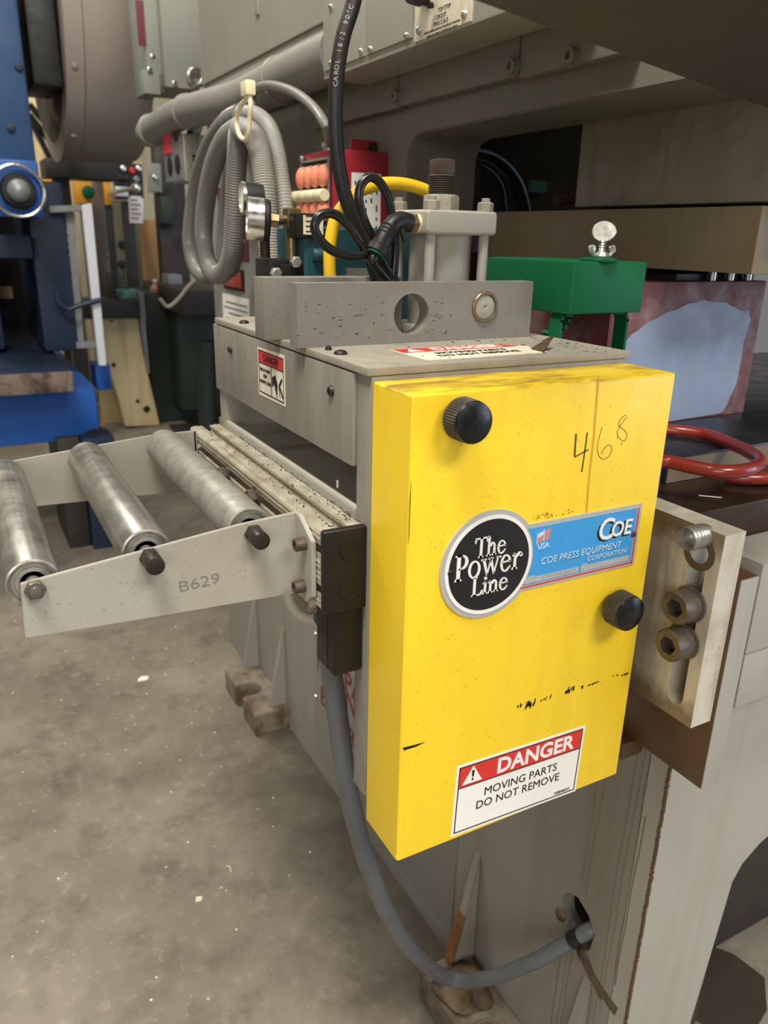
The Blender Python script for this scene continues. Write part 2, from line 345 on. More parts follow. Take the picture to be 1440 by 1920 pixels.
class Face:                                    # a flat printed or stuck-on surface: origin, right, up
    def __init__(s, o, r, u): s.o, s.r, s.u = V(o), V(r).normalized(), V(u).normalized(); s.n = s.r.cross(s.u)
    def at(s, x, y, t=0): return s.o + s.r * x + s.u * y + s.n * t
    def rect(s, bm, x0, x1, y0, y1, t0, t1): return obox(bm, s.at(x0, y0, t0), s.r, s.u, s.n, x1-x0, y1-y0, t1-t0)
    def poly(s, bm, pts, t0, t1):
        A = [bm.verts.new(s.at(x, y, t0)) for x, y in pts]; C = [bm.verts.new(s.at(x, y, t1)) for x, y in pts]; n = len(pts)
        fs = [bm.faces.new(A), bm.faces.new(C[::-1])] + [bm.faces.new((A[i], C[i], C[(i+1) % n], A[(i+1) % n])) for i in range(n)]
        bmesh.ops.recalc_face_normals(bm, faces=fs); return bm
    def text(s, t, size, x, y, dep, **k): return textbm(t, size, s.at(x, y, dep), s.r, s.u, **k)
def stroke(F, bm, pts, w, t0, t1, k=6):        # a drawn line of given width on a Face
    P = [p.xy for p in spline([(a, b, 0) for a, b in pts], k)]
    L, R = [], []
    for i, p in enumerate(P):
        d = (P[min(i+1, len(P)-1)] - P[max(i-1, 0)]).normalized(); q = V((-d.y, d.x)) * w * .5
        L.append((p + q)[:]); R.append((p - q)[:])
    for i in range(len(P) - 1): F.poly(bm, [L[i], L[i+1], R[i+1], R[i]], t0, t1)
    return bm

# ================================================================== setting
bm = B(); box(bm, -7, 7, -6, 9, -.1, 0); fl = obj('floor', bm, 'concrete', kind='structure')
bm = B(); box(bm, -7, 7, 8.6, 8.8, 0, 6); obj('wall_back', bm, 'wall', kind='structure')

# ================================================================== yellow guard cover
W0, D0, Z0, Z1 = .3155, .0728, .82, 1.32
cov = thing('guard_cover', 'yellow steel guard cover with round badge and black knobs on the feeder side', 'cover', (.158, .036, Z0))
bm = B(); box(bm, 0, W0, 0, D0, Z0, Z1, .0035, 3); obj('cover_body', bm, 'yellow', cov)
for kx, kz, kr in ((.0445, 1.2985, .0192), (.2655, 1.0675, .0205)):
    bm = B(); cyl(bm, (kx, 0, kz), (kx, -.008, kz), .012)
    lathe(bm, [(kr*.9, .007), (kr*1.0, .0085, .06), (kr*1.0, .0245, .06), (kr*.93, .0265)], (kx, 0, kz), (0, -1, 0), 96)
    k = obj('knob', bm, 'knurl', cov, ang=20)
    bm = B(); lathe(bm, [(kr*.93, .0263), (kr*.98, .0275), (kr*.95, .030), (kr*.7, .0322), (kr*.3, .0333), (.001, .0335)], (kx, 0, kz), (0, -1, 0), 40)
    obj('knob_face', bm, 'knob', k)
F = Face((0, 0, 0), (1, 0, 0), (0, 0, 1))      # x, z on the cover front
F.n = V((0, -1, 0))
# handwriting
bm = B()
for st, w in (([(0.1873, 0.0000, 1.2685)[::2], (0.1885, 0.0000, 1.2452)[::2]], .0022), ([(0.1885, 0.0000, 1.2446)[::2], (0.1971, 0.0000, 1.2475)[::2], (0.2058, 0.0000, 1.2504)[::2]], .0014),
              ([(0.2018, 0.0000, 1.2682)[::2], (0.2012, 0.0000, 1.2481)[::2], (0.2002, 0.0000, 1.2278)[::2]], .0018)):
    stroke(F, bm, st, w, 0, .00025)
for st in ([(0.2208, 0.0000, 1.2717), (0.2179, 0.0000, 1.2589), (0.2181, 0.0000, 1.2479), (0.2237, 0.0000, 1.2395), (0.2304, 0.0000, 1.2382), (0.2363, 0.0000, 1.2420), (0.2374, 0.0000, 1.2486), (0.2324, 0.0000, 1.2525), (0.2266, 0.0000, 1.2486), (0.2238, 0.0000, 1.2434)], [(0.2524, 0.0000, 1.2808), (0.2474, 0.0000, 1.2802), (0.2427, 0.0000, 1.2741), (0.2448, 0.0000, 1.2700), (0.2530, 0.0000, 1.2648), (0.2562, 0.0000, 1.2589), (0.2526, 0.0000, 1.2542), (0.2452, 0.0000, 1.2589), (0.2421, 0.0000, 1.2642), (0.2453, 0.0000, 1.2711), (0.2502, 0.0000, 1.2767), (0.2535, 0.0000, 1.2791)]):
    stroke(F, bm, [(p[0], p[2]) for p in st], .0006, 0, .00025)
cyl(bm, (0.2504, 0.0000, 1.2517), V((0.2504, 0.0000, 1.2517)) - V((0, .0003, 0)), .0008, n=8)
obj('handwritten_number', bm, 'pencil', cov)['label'] = 'handwritten 468 in dark marker'
# drip, scuffs and chips
bm = B(); stroke(F, bm, [(p[0], p[2]) for p in [(0.2081, 0.0000, 1.3229), (0.2098, 0.0000, 1.2840), (0.2111, 0.0000, 1.2569), (0.2111, 0.0000, 1.2236), (0.2128, 0.0000, 1.1821)]], .0028, 0, .00018); obj('drip_stain', bm, 'drip', cov)
r2 = random.Random(3)
for (ax, ay, az), n, h in (((0.1482, 0.0000, 0.9702), 3, .005), ((0.1587, 0.0000, 0.9671), 4, .008), ((0.1660, 0.0000, 0.9676), 5, .008), ((0.1808, 0.0000, 0.9680), 2, .004), ((0.1905, 0.0000, 0.9693), 3, .005), ((0.2159, 0.0000, 0.9689), 6, .006), ((0.2213, 0.0000, 0.9694), 4, .007), ((0.2397, 0.0000, 0.9677), 2, .004), ((0.2508, 0.0000, 0.9680), 5, .003), ((0.2590, 0.0000, 0.9678), 4, .003), ((0.2885, 0.0000, 0.9689), 3, .003), ((0.3024, 0.0000, 0.9665), 4, .003), ((0.3092, 0.0000, 0.9668), 3, .002)):
    bm = B()
    for i in range(n * 2):
        x = ax + r2.uniform(-.0045, .0045); z = az + r2.uniform(-h*.3, h*.3); w = r2.uniform(.0004, .0010); hh = r2.uniform(.3, 1) * h
        F.poly(bm, [(x-w, z-hh/2), (x+w*.8, z-hh*.4), (x+w, z+hh/2), (x-w*.6, z+hh*.4)], 0, .0002)
    obj('scuff_mark', bm, 'ink', cov, kind='stuff')
bm = B(); F.poly(bm, [(0.0026, 0.0000, 0.9647)[::2], (0.0039, 0.0000, 0.9610)[::2], (0.0182, 0.0000, 0.9607)[::2], (0.0295, 0.0000, 0.9628)[::2], (0.0150, 0.0000, 0.9637)[::2]], 0, .0002); obj('scratch_mark', bm, 'ink', cov)
bm = B()
for i in range(46):
    x = r2.uniform(.01, .30); z = r2.uniform(.84, 1.31); s_ = r2.uniform(.0003, .0007)
    F.poly(bm, [(x-s_, z), (x, z-s_*1.5), (x+s_, z), (x, z+s_*1.4)], 0, .00015)
obj('paint_fleck', bm, 'smudge', cov, kind='stuff')
bm = B()
for (ax, ay, az), n in (((0.1469, 0.0000, 1.1866), 10), ((0.1555, 0.0000, 1.1875), 12), ((0.1679, 0.0000, 1.1867), 12), ((0.1859, 0.0000, 1.1862), 9)):
    for i in range(n):
        x = ax + r2.uniform(-.008, .008); z = az + r2.uniform(-.002, .003); s_ = r2.uniform(.0005, .0016)
        F.poly(bm, [(x-s_, z), (x, z-s_*.6), (x+s_, z+.0003), (x, z+s_*.8)], 0, .0002)
G = Face((0, 0, 0), (0, -1, 0), (0, 0, 1)); G.n = V((-1, 0, 0))
for p in ([(-0.0039, 0.0000, 1.2336), (-0.0053, 0.0000, 1.2264), (-0.0027, 0.0000, 1.2160), (-0.0029, 0.0000, 1.2059), (-0.0042, 0.0000, 1.1959)]): F.poly(bm, [(max(.0006, p[0]), p[2]-.012), (max(.0006, p[0])+.0012, p[2]-.004), (max(.0006, p[0])+.0008, p[2]+.012)], 0, .0002)
obj('grime_mark', bm, 'smudge', cov, kind='stuff')

# ---- badge and nameplate
npl = B(); cx, cz, cr = .092, 1.1477, .0565
an = [i * 2 * math.pi / 72 for i in range(73)]
za, zb, xr = 1.1105, 1.1822, .2905
a1 = math.asin((zb - cz) / cr); a0 = math.asin((za - cz) / cr)
pts = [(cx + cr*math.cos(a1 + (2*math.pi - a1 + a0) * i / 60), cz + cr*math.sin(a1 + (2*math.pi - a1 + a0) * i / 60)) for i in range(61)]
pts += [(xr, za), (xr, zb)]
F.poly(npl, pts, 0, .0022); NP = obj('nameplate', npl, 'silver', cov); NP['label'] = 'cast nameplate with round badge and blue panel'
bm = B(); lathe(bm, [(.0515, .0022), (.0515, .0030), (.0478, .0030), (.0478, .0022)], (cx, 0, cz), (0, -1, 0), 72, cap=False); obj('badge_ring', bm, 'white', NP)
bm = B(); lathe(bm, [(.0479, .0020), (.0479, .0025)], (cx, 0, cz), (0, -1, 0), 72); obj('badge_face', bm, 'ink', NP)
def clipx(z): return cx + math.sqrt(max(0, .0535**2 - (z - cz)**2)) + .0002
z_a, z_b = 1.1165, 1.1778
bm = B(); F.poly(bm, [(clipx(z_b), z_b), (.2835, z_b), (.2835, z_a)] + [(clipx(z_a + (z_b - z_a) * i / 16), z_a + (z_b - z_a) * i / 16) for i in range(16)], .002, .0025); obj('blue_field', bm, 'blue', NP)
bm = B(); F.rect(bm, clipx(1.1135), .2865, 1.1135, 1.1150, .0021, .0027); F.rect(bm, .2852, .2868, 1.1135, 1.1778, .0021, .0027); obj('red_border', bm, 'red', NP)
bm = B(); F.rect(bm, clipx(1.1185), .2085, 1.1178, 1.1238, .0022, .0029); F.rect(bm, .2115, .2805, 1.1175, 1.1240, .0022, .0029); F.rect(bm, .1415, .1500, 1.1240, 1.1256, .0022, .0028); F.rect(bm, .2130, .2205, 1.1242, 1.1258, .0022, .0028); obj('serial_strip', bm, 'silver', NP)
obj('lettering', F.text('CPRF-MAGPLUS', .0062, .182, 1.1190, .0028, sx=1.05, ext=.00015), 'panel', NP)
# raised lettering of the blue panel
def shadowed_text(t, size, x, z, **k):
    obj('lettering', F.text(t, size, x + .0009, z - .0007, .0024, ext=.0002, **k), 'ink', NP)  # shadow of the raised letters, painted as an offset dark copy
    obj('lettering', F.text(t, size, x, z, .0028, ext=.0003, **k), 'bluel', NP)
shadowed_text('COE PRESS EQUIPMENT', .0104, .2105, 1.1362, sx=1.0, shear=.12)
shadowed_text('CORPORATION', .0078, .2465, 1.1283, sx=1.0, shear=.1)
k = dict(sx=.93, shear=.08)
obj('lettering', F.text('C', .034, .2385, 1.1478, .0024, ext=.0004, off=.0006, **k), 'ink', NP)
obj('lettering', F.text('OE', .024, .2608, 1.1490, .0024, ext=.0004, off=.0006, **k), 'ink', NP)
obj('lettering', F.text('C', .034, .2400, 1.1495, .0030, ext=.0005, off=.0003, **k), 'white', NP)
obj('lettering', F.text('OE', .024, .2623, 1.1507, .0030, ext=.0005, off=.0003, **k), 'white', NP)
obj('lettering', F.text('USA', .0082, .1572, 1.1540, .0024, ext=.0004, off=.0001), 'bluel', NP)
bm = B()
for i in range(2):
    F.poly(bm, [(.1480 + .0085*i, 1.1605 - .001*(1-i)), (.1562 + .0085*i, 1.1625 + .001*i), (.1567 + .0085*i, 1.1735 + .002*i), (.1485 + .0085*i, 1.1705 + .001*i)], .0025, .0029)
obj('flag_emblem', bm, 'pink', NP)
bm = B(); F.poly(bm, [(.1487, 1.1662), (.1560, 1.1685), (.1563, 1.1733), (.1489, 1.1703)], .0028, .0031); F.rect(bm, .1478, .1484, 1.1590, 1.1712, .0025, .0032); F.rect(bm, .1564, .1572, 1.1612, 1.1745, .0025, .0032); obj('flag_canton', bm, 'bluel', NP)
for sx_, sz_, m_ in ((.0468, 1.1480, 'oxide'), (.2826, 1.1480, 'rustscrew')):
    bm = B(); button(bm, (sx_, -.0022, sz_), (0, -1, 0), .0036, .0024); obj('screw', bm, m_, NP)

# serif letters of the badge, drawn from stems, bowls and slab serifs
class Glyphs:
    def __init__(s, F, bm, t0, t1): s.F, s.bm, s.t0, s.t1 = F, bm, t0, t1
    def p(s, pts): s.F.poly(s.bm, [(s.x + a*s.h*s.sx, s.y + b*s.h) for a, b in pts], s.t0, s.t1)
    def r(s, x0, x1, y0, y1): s.p([(x0, y0), (x1, y0), (x1, y1), (x0, y1)])
    def bowl(s, cx, cy, rx, ry, tx, ty, a0=0, a1=360, n=28):
        for i in range(n):
            q = []
            for k, inn in ((i, 0), (i+1, 0), (i+1, 1), (i, 1)):
                a = math.radians(a0 + (a1-a0)*k/n); q.append((cx + (rx - tx*inn)*math.cos(a), cy + (ry - ty*inn)*math.sin(a)))
            s.p(q)
    def stem(s, x, w, h, bot=True, top=False, flag=False):
        s.r(x, x+w, 0, h)
        if bot: s.r(x-.08, x+w+.08, 0, .05); s.p([(x-.05, .05), (x+w+.05, .05), (x+w, .1), (x, .1)])
        if top: s.r(x-.08, x+w+.08, h-.05, h)
        if flag: s.p([(x-.1, h-.10), (x, h-.12), (x+w, h), (x+w*.5, h)])
    def word(s, t, x, y, h, sx=1):
        s.x, s.y, s.h, s.sx = x, y, h, sx
        for ch in t: s.x += getattr(s, 'g_' + ch)() * h * sx
    def g_T(s):
        s.stem(.34, .15, 1); s.r(.02, .81, .93, 1); s.p([(.02, .98), (.02, .74), (.07, .74), (.13, .93)]); s.p([(.81, .98), (.70, .93), (.76, .74), (.81, .74)]); return .76
    def g_h(s): s.stem(.07, .13, 1.02, flag=True); s.bowl(.36, .42, .19, .26, .13, .09, 0, 165, 16); s.stem(.42, .13, .44); return .66
    def g_n(s): s.stem(.09, .13, .66, flag=True); s.bowl(.38, .42, .19, .26, .13, .09, 0, 165, 16); s.stem(.44, .13, .44); return .68
    def g_e(s):
        s.bowl(.29, .33, .27, .35, .12, .06, 5, 318, 26); s.p([(.09, .35), (.55, .39), (.56, .44), (.09, .40)]); s.p([(.50, .09), (.56, .20), (.52, .21), (.42, .10)]); return .60
    def g_P(s): s.stem(.12, .17, 1, top=True); s.bowl(.36, .72, .30, .28, .15, .06, -95, 95, 22); s.r(.2, .38, .94, 1); s.r(.2, .38, .44, .50); return .66
    def g_o(s): s.bowl(.32, .33, .30, .35, .12, .06); return .63
    def g_w(s):
        for x in (0, .34): s.p([(x+.06, .66), (x+.20, .66), (x+.38, .02), (x+.30, -.02)]); s.p([(x+.30, -.02), (x+.36, .0), (x+.54, .66), (x+.47, .66)])
        for x0, x1 in ((0, .27), (.36, .60), (.76, 1.0)): s.r(x0, x1, .62, .67)
        return .96
    def g_r(s): s.stem(.1, .13, .66, flag=True); s.bowl(.40, .42, .19, .26, .06, .12, 60, 160, 10); s.bowl(.46, .56, .08, .08, .079, .079); return .52
    def g_L(s): s.stem(.12, .15, 1, top=True); s.r(.1, .68, 0, .06); s.p([(.68, 0), (.72, .26), (.67, .26), (.52, .05)]); return .70
    def g_i(s): s.stem(.08, .13, .66, flag=True); s.bowl(.145, .84, .085, .085, .084, .084); return .31
bm = B(); g = Glyphs(F, bm, .0024, .0034)
g.word('The', .0725, 1.1580, .0205, .92); g.word('Power', .0505, 1.1377, .0265, .90); g.word('Line', .0715, 1.1178, .0200, .98)
obj('lettering', bm, 'white', NP)['label'] = 'raised white serif lettering'

# ---- danger label on the cover
th = math.radians(-1.7); L = Face((.0680, -.0000, .8226), (math.cos(th), 0, math.sin(th)), (-math.sin(th), 0, math.cos(th))); L.n = V((0, -1, 0)); lw, lh = .1795, .0925
L.o.z += .0033
def danger(L, lw, lh, parent, mats=('white', 'red', 'ink')):
    bm = B(); L.rect(bm, 0, lw, 0, lh, 0, .0004); lab = obj('warning_label', bm, mats[0], parent)
    b = .0022 * lw / .18; t = b * .55; zr = lh * .68
    bm = B(); L.rect(bm, 2*b, lw-2*b, zr, lh-2*b, .0003, .0006); obj('red_band', bm, mats[1], lab)
    bm = B()
    for x0, x1, y0, y1 in ((2*b-t, lw-2*b+t, 2*b-t, 2*b), (2*b-t, lw-2*b+t, lh-2*b, lh-2*b+t), (2*b-t, 2*b, 2*b, lh-2*b), (lw-2*b, lw-2*b+t, 2*b, lh-2*b), (2*b, lw-2*b, zr-t, zr)): L.rect(bm, x0, x1, y0, y1, .0003, .0008)
    obj('label_border', bm, mats[2], lab); return lab
lab = danger(L, lw, lh, cov); lab['label'] = 'white and red DANGER MOVING PARTS label'
obj('lettering', L.text('DANGER', .0268, .1085, .0665, .0006, sx=1.02, off=.0007), 'white', lab)
bm = B(); L.poly(bm, [(.0085, .0655), (.0345, .0655), (.0215, .0872)], .0006, .0009); obj('warning_triangle', bm, 'white', lab)
bm = B(); L.poly(bm, [(.0205, .0730), (.0225, .0730), (.0232, .0815), (.0198, .0815)], .0009, .0012); L.poly(bm, [(a, b) for a, b in circle(.0215, .0700, .0014, 10)], .0009, .0012); obj('exclamation_mark', bm, 'ink', lab)
obj('lettering', L.text('MOVING PARTS', .0150, .0915, .0420, .0004, sx=.98), 'ink', lab)
obj('lettering', L.text('DO NOT REMOVE', .0150, .0895, .0265, .0004, sx=.98), 'ink', lab)
obj('lettering', L.text('100846033', .0058, .1565, .0060, .0004, sx=.95), 'ink', lab)

# ================================================================== roll feeder housing
fd = thing('roll_feeder', 'grey steel roll feeder housing behind the yellow cover', 'feeder', (.158, .31, .85))
bm = B(); box(bm, 0, .318, .0740, .1040, .85, 1.3240, .0012); obj('side_plate', bm, 'grey', fd)
bm = B(); box(bm, 0, .318, .5300, .5560, .95, 1.3240, .0012); obj('side_plate', bm, 'grey', fd)
bm = B(); box(bm, -.0045, .324, .0735, .5480, 1.3243, 1.3318, .001); obj('top_plate', bm, 'greytop', fd)
bm = B(); box(bm, -.0045, .0015, .1050, .5565, 1.2300, 1.3225, .0015); FP = obj('front_panel', bm, 'grey', fd)
bm = B(); holeplate(bm, -.0145, .2950, 1.3318, 1.3982, circle(.1245, 1.3635, .0228, 48), 'y', .2165, .2380); BR = obj('cross_bar', bm, 'greybar', fd)
BR['label'] = 'front bar with a round through hole'
bm = B(); box(bm, -.024, .154, .2900, .3220, 1.3318, 1.4000, .001); obj('cross_bar', bm, 'greybar', fd)
px, pz = .2245, 1.3695
bm = B(); lathe(bm, [(.0180, -.001), (.0180, .0018), (.0168, .0030), (.0148, .0030), (.0140, .001), (.0140, -.001)], (px, .2165, pz), (0, -1, 0), 40, cap=False); pl = obj('plug_ring', bm, 'brass', BR)
bm = B(); lathe(bm, [(.0138, -.001), (.0138, .0012), (.0125, .0018), (.0028, .0018), (.0020, .0004)], (px, .2165, pz), (0, -1, 0), 32); obj('plug_disc', bm, 'plate', BR)
bm = B()
r3 = random.Random(11)
for i in range(44):                            # scraped paint on the bar
    x = r3.choice((.02, .05, .075, .155, .17)) + r3.gauss(0, .012); z = r3.choice((1.376, 1.362, 1.352, 1.344)) + r3.gauss(0, .0022); w = r3.uniform(.0006, .003); h = r3.uniform(.0002, .0006)
    if (x-.1245)**2 + (z-1.3635)**2 < .026**2: continue
    Face.poly(F, bm, [(x-w, z), (x, z-h), (x+w, z+h*.3), (x+w*.3, z+h)], -.2165, -.2163)
obj('scrape_mark', bm, 'ink', BR, kind='stuff')
for p, r_ in (((-0.0045, 0.4783, 1.2963), .0058), ((-0.0045, 0.1523, 1.2972), .0060)):
    bm = B(); button(bm, p, (-1, 0, 0), r_, .0042); obj('screw', bm, 'oxide', fd)
for p, r_ in (((.0110, .4650, 1.3318), .0068), ((.0110, .1640, 1.3318), .0072), ((.0120, .1960, 1.3318), .0038), ((.250, .41, 1.3318), .007)):
    bm = B(); button(bm, p, (0, 0, 1), r_, .0042); obj('screw', bm, 'oxide', fd)
bm = B(); box(bm, .0065, .318, .1042, .5298, 1.166, 1.1765); obj('feed_tray', bm, 'dust', fd)
bm = B(); tube(bm, [(.0035, .1045, 1.1835), (.0035, .5295, 1.1835)], .0035, 10, smooth=False); box(bm, -.0005, .0035, .1045, .5295, 1.158, 1.1835); box(bm, .0035, .0060, .1045, .5295, 1.158, 1.182); obj('tray_lip', bm, 'plate', fd)
for zc, m_ in ((1.2100, 'oxide'), (1.2720, 'oxide')):
    bm = B(); pill(bm, (.195, .1045, zc), (.195, .5295, zc), .0285, n=32); obj('feed_roll', bm, m_, fd)
bm = B(); box(bm, .25, .26, .1042, .5298, 1.177, 1.324); obj('back_panel', bm, 'darkm', fd)
bm = B(); tube(bm, [(0.0100, 0.1688, 1.1961), (0.0100, 0.1688, 1.1876)], .0012, 6, smooth=False); obj('paper_sliver', bm, 'white', fd)
bm = B(); box(bm, .3182, .3825, .160, .520, .93, 1.14, .003); obj('mounting_bracket', bm, 'grey', fd)
# pinch point label on the front panel
PL = Face((-.0046, .3700, 1.2545), (0, -1, 0), (0, 0, 1)); PL.n = V((-1, 0, 0)); pw, ph = .0905, .0600
bm = B(); PL.poly(bm, [(0, 0), (pw, .0015), (pw-.0005, ph+.001), (0, ph-.001)], 0, .0004); pl_ = obj('warning_label', bm, 'cream', FP); pl_['label'] = 'stained pinch point DANGER label'
bm = B(); PL.rect(bm, .005, pw-.005, .042, .0555, .0003, .0006); obj('red_band', bm, 'red', pl_)
bm = B()
for a in ((.004, pw-.004, .0408, .042), (.004, pw-.004, .0555, .0567), (.004, pw-.004, .0045, .0058), (.004, .005, .005, .056), (pw-.005, pw-.004, .005, .056), (.0455, .0468, .005, .041)): PL.rect(bm, *a, .0003, .0008)
PL.poly(bm, [(.049, .0175), (.056, .0225), (.062, .0105), (.064, .0050), (.067, .0230), (.060, .0335), (.049, .0290)], .0003, .0008)
PL.poly(bm, [(.0700, .0225), (.0800, .0330), (.0825, .0300), (.0735, .0210)], .0003, .0008); PL.poly(bm, [(.0715, .0215), (.0765, .0210), (.0855, .0105), (.0830, .0085)], .0003, .0008)
PL.poly(bm, [(.0705, .0215), (.0725, .0205), (.0750, .0090), (.0735, .0085)], .0003, .0008)
obj('pictogram', bm, 'ink', pl_)
obj('lettering', PL.text('DANGER', .0125, .0455, .0445, .0006, sx=1.02, off=.0001), 'ink', pl_)
for t_, y_ in (('PINCH POINT', .0315), ('KEEP', .0245), ('HANDS CLEAR', .0170)): obj('lettering', PL.text(t_, .0058, .0253, y_, .0004, sx=1.0, off=.00008), 'ink', pl_)
# torn label on the top plate
TL = Face((.0720, .0930, 1.3319), (1, .02, 0), (0, 1, 0)); TL.n = V((0, 0, 1))
bm = B(); out = [(0, 0), (.02, .0005), (.06, 0), (.10, .001), (.14, 0), (.158, .006), (.163, .022), (.158, .036), (.166, .05), (.150, .066), (.12, .080), (.08, .081), (.03, .080), (0, .079)]
TL.poly(bm, out, 0, .0004); tl = obj('warning_label', bm, 'cream', fd); tl['label'] = 'torn DANGER label on the top plate'
bm = B(); TL.poly(bm, [(.003, .052), (.148, .052), (.156, .056), (.146, .066), (.118, .0775), (.003, .0775)], .0003, .0006); obj('red_band', bm, 'red', tl)
obj('lettering', TL.text('DANGER', .0225, .0880, .0560, .0006, sx=.98, off=.0005), 'white', tl)
bm = B(); TL.poly(bm, [(.010, .0555), (.030, .0555), (.020, .0735)], .0006, .0009); obj('warning_triangle', bm, 'white', tl)
obj('lettering', TL.text('MOVING PARTS', .0135, .078, .0335, .0004, sx=.95, off=.0002), 'ink', tl); obj('lettering', TL.text('DO NOT REMOVE', .0135, .078, .0170, .0004, sx=.95, off=.0002), 'ink', tl)
bm = B()                                       # the curled torn corner
cr_ = [(0, 0, 0), (.012, 0, .004), (.022, 0, .0085), (.033, 0, .011)]
for i in range(3):
    a, b = cr_[i], cr_[i+1]; w0, w1 = .022 - .006*i, .016 - .006*i
    q = [V((.222 + a[0], .100 + .008*i, 1.3324 + a[2])), V((.222 + b[0], .108 + .008*i, 1.3324 + b[2])), V((.222 + b[0], .108 + .008*i + w1, 1.3330 + b[2])), V((.222 + a[0], .100 + .008*i + w0, 1.3330 + a[2]))]
    for dz in (0, .0006): bm.faces.new([bm.verts.new(p + V((0, 0, dz))) for p in q])
obj('curled_scrap', bm, 'oilybrown', tl)
# grime on the plate and paper chips
bm = B()
for i in range(110):
    x = r3.uniform(.08, .32); y = r3.uniform(.08, .21); s_ = r3.uniform(.0005, .0022) * (1 if r3.random() < .9 else 2)
    if x < .2 and r3.random() < .6: continue
    lathe(bm, [(s_, 0), (s_*.7, s_*.4), (s_*.1, s_*.55)], (x, y, 1.3317), (0, 0, 1), 6)
obj('crumb_dirt', bm, 'oilybrown', fd, kind='stuff')

# ================================================================== air cylinder on the feeder
ac = thing('air_cylinder', 'grey painted air cylinder with threaded rod and tie rods on the feeder top', 'cylinder', (.205, .289, 1.3318))
cX, cY = .2045, .289
bm = B(); box(bm, cX-.049, cX+.049, cY-.049, cY+.049, 1.4490, 1.4760, .006, 3); obj('head_block', bm, 'plate', ac)
bm = B(); cyl(bm, (cX, cY, 1.345), (cX, cY, 1.4495), .0375, n=48); obj('barrel', bm, 'plate', ac)
bm = B(); box(bm, cX-.049, cX+.049, cY-.049, cY+.049, 1.3322, 1.3450, .004); obj('base_block', bm, 'plate', ac)
for sx_ in (-1, 1):
    for sy_ in (-1, 1):
        x, y = cX + sx_*.0375, cY + sy_*.0375
        bm = B(); cyl(bm, (x, y, 1.345), (x, y, 1.4495), .0062, n=16); rd = obj('tie_rod', bm, 'plate', ac)
        bm = B(); lathe(bm, [(.0095, 0, 'hex'), (.0095, .009, 'hex'), (.0075, .010), (.0052, .010), (.0052, .014), (.004, .0145)], (x, y, 1.4760), (0, 0, 1), 24); obj('nut', bm, 'greytop', rd)
bm = B(); lathe(bm, [(.0215, 0, 'hex'), (.0215, .0155, 'hex'), (.018, .018)], (cX-.001, cY, 1.4760), (0, 0, 1), 24); obj('rod_nut', bm, 'greytop', ac)
bm = B(); pr = [(.0135, 0)]
for i in range(9): pr += [(.0162, .0012 + i*.0024), (.0138, .0024 + i*.0024)]
lathe(bm, pr, (cX-.002, cY, 1.4940), (0, 0, 1), 24); obj('threaded_rod', bm, 'bronzed', ac)
bm = B(); box(bm, cX-.0135, cX+.0095, cY-.0115, cY+.0115, 1.5150, 1.5330, .003); obj('rod_flat', bm, 'rustscrew', ac)
# push-in elbow fitting
ef = thing('elbow_fitting', 'black plastic elbow fitting screwed into the air cylinder head', 'fitting', (.150, .25, 1.45))
e0 = V((cX-.049, .262, 1.4605))
bm = B(); lathe(bm, [(.0095, 0), (.0105, .001), (.0105, .005), (.0095, .006)], e0 + V((.0005, 0, 0)), (-1, -.12, 0), 20); obj('seal_tape', bm, 'ivory', ef)
bm = B(); lathe(bm, [(.0115, .005, 'hex'), (.0115, .013, 'hex')], e0, (-1, -.12, 0), 18); obj('brass_hex', bm, 'brass', ef)
bm = B(); ep = [e0 + V((-.012, -.002, 0)), e0 + V((-.026, -.004, .002)), e0 + V((-.037, -.006, -.003)), e0 + V((-.048, -.008, -.016)), e0 + V((-.055, -.009, -.027))]
tube(bm, ep, .0105, 16); obj('elbow_body', bm, 'black', ef)
bm = B()
for t_ in (.25, .5, .75):
    p = ep[2].lerp(ep[4], t_ * .6); ring(bm, p, ep[4] - ep[3], .0098, .0022, 20, 6)
d_ = (ep[4]-ep[3]).normalized(); lathe(bm, [(.0105, 0), (.0122, .002), (.0122, .009), (.0100, .011)], ep[4] - d_*.003, d_, 20); obj('release_collar', bm, 'black', ef)
bm = B(); lathe(bm, [(.0105, 0), (.0105, .002)], ep[4] + d_*.007, d_, 20); obj('green_ring', bm, 'green', ef)
bm = B(); pill(bm, e0 + V((-.028, -.012, -.006)), e0 + V((-.024, -.014, -.019)), .0032); obj('release_pin', bm, 'black', ef)
AIR_END = ep[4] + d_*.004; AIR_2 = ep[4] + d_*.016

# ================================================================== aluminium rail with end cap
X0, X1, ZA, ZB = -.0474, -.0015, 1.0890, 1.1760
rl = thing('aluminum_rail', 'dirty slotted aluminium rail bolted across the feeder mouth', 'rail', (-.024, .32, ZA))
sl, dp, iw = .0056, .0075, .0095
def slotted():
    z1, z2 = ZA + .0218, ZB - .0218; xm = (X0 + X1) / 2; P = [(X0 + .002, ZB)]
    P += [(xm - sl, ZB), (xm - sl, ZB - .0035), (xm - iw, ZB - .0035), (xm - .005, ZB - .012), (xm + .005, ZB - .012), (xm + iw, ZB - .0035), (xm + sl, ZB - .0035), (xm + sl, ZB), (X1 - .002, ZB), (X1, ZB - .002)]
    P += [(X1, ZA + .002), (X1 - .002, ZA), (X0 + .002, ZA), (X0, ZA + .002)]
    for z in (z1, z2): P += [(X0, z - sl), (X0 + .0035, z - sl), (X0 + .0035, z - iw), (X0 + .012, z - .005), (X0 + .012, z + .005), (X0 + .0035, z + iw), (X0 + .0035, z + sl), (X0, z + sl)]
    P += [(X0, ZB - .002)]
    # shallow grooves across the centre web
    return P
bm = B(); prism(bm, slotted(), 'y', .0860, .5530); PR = obj('rail_profile', bm, 'alu', rl)
bm = B()
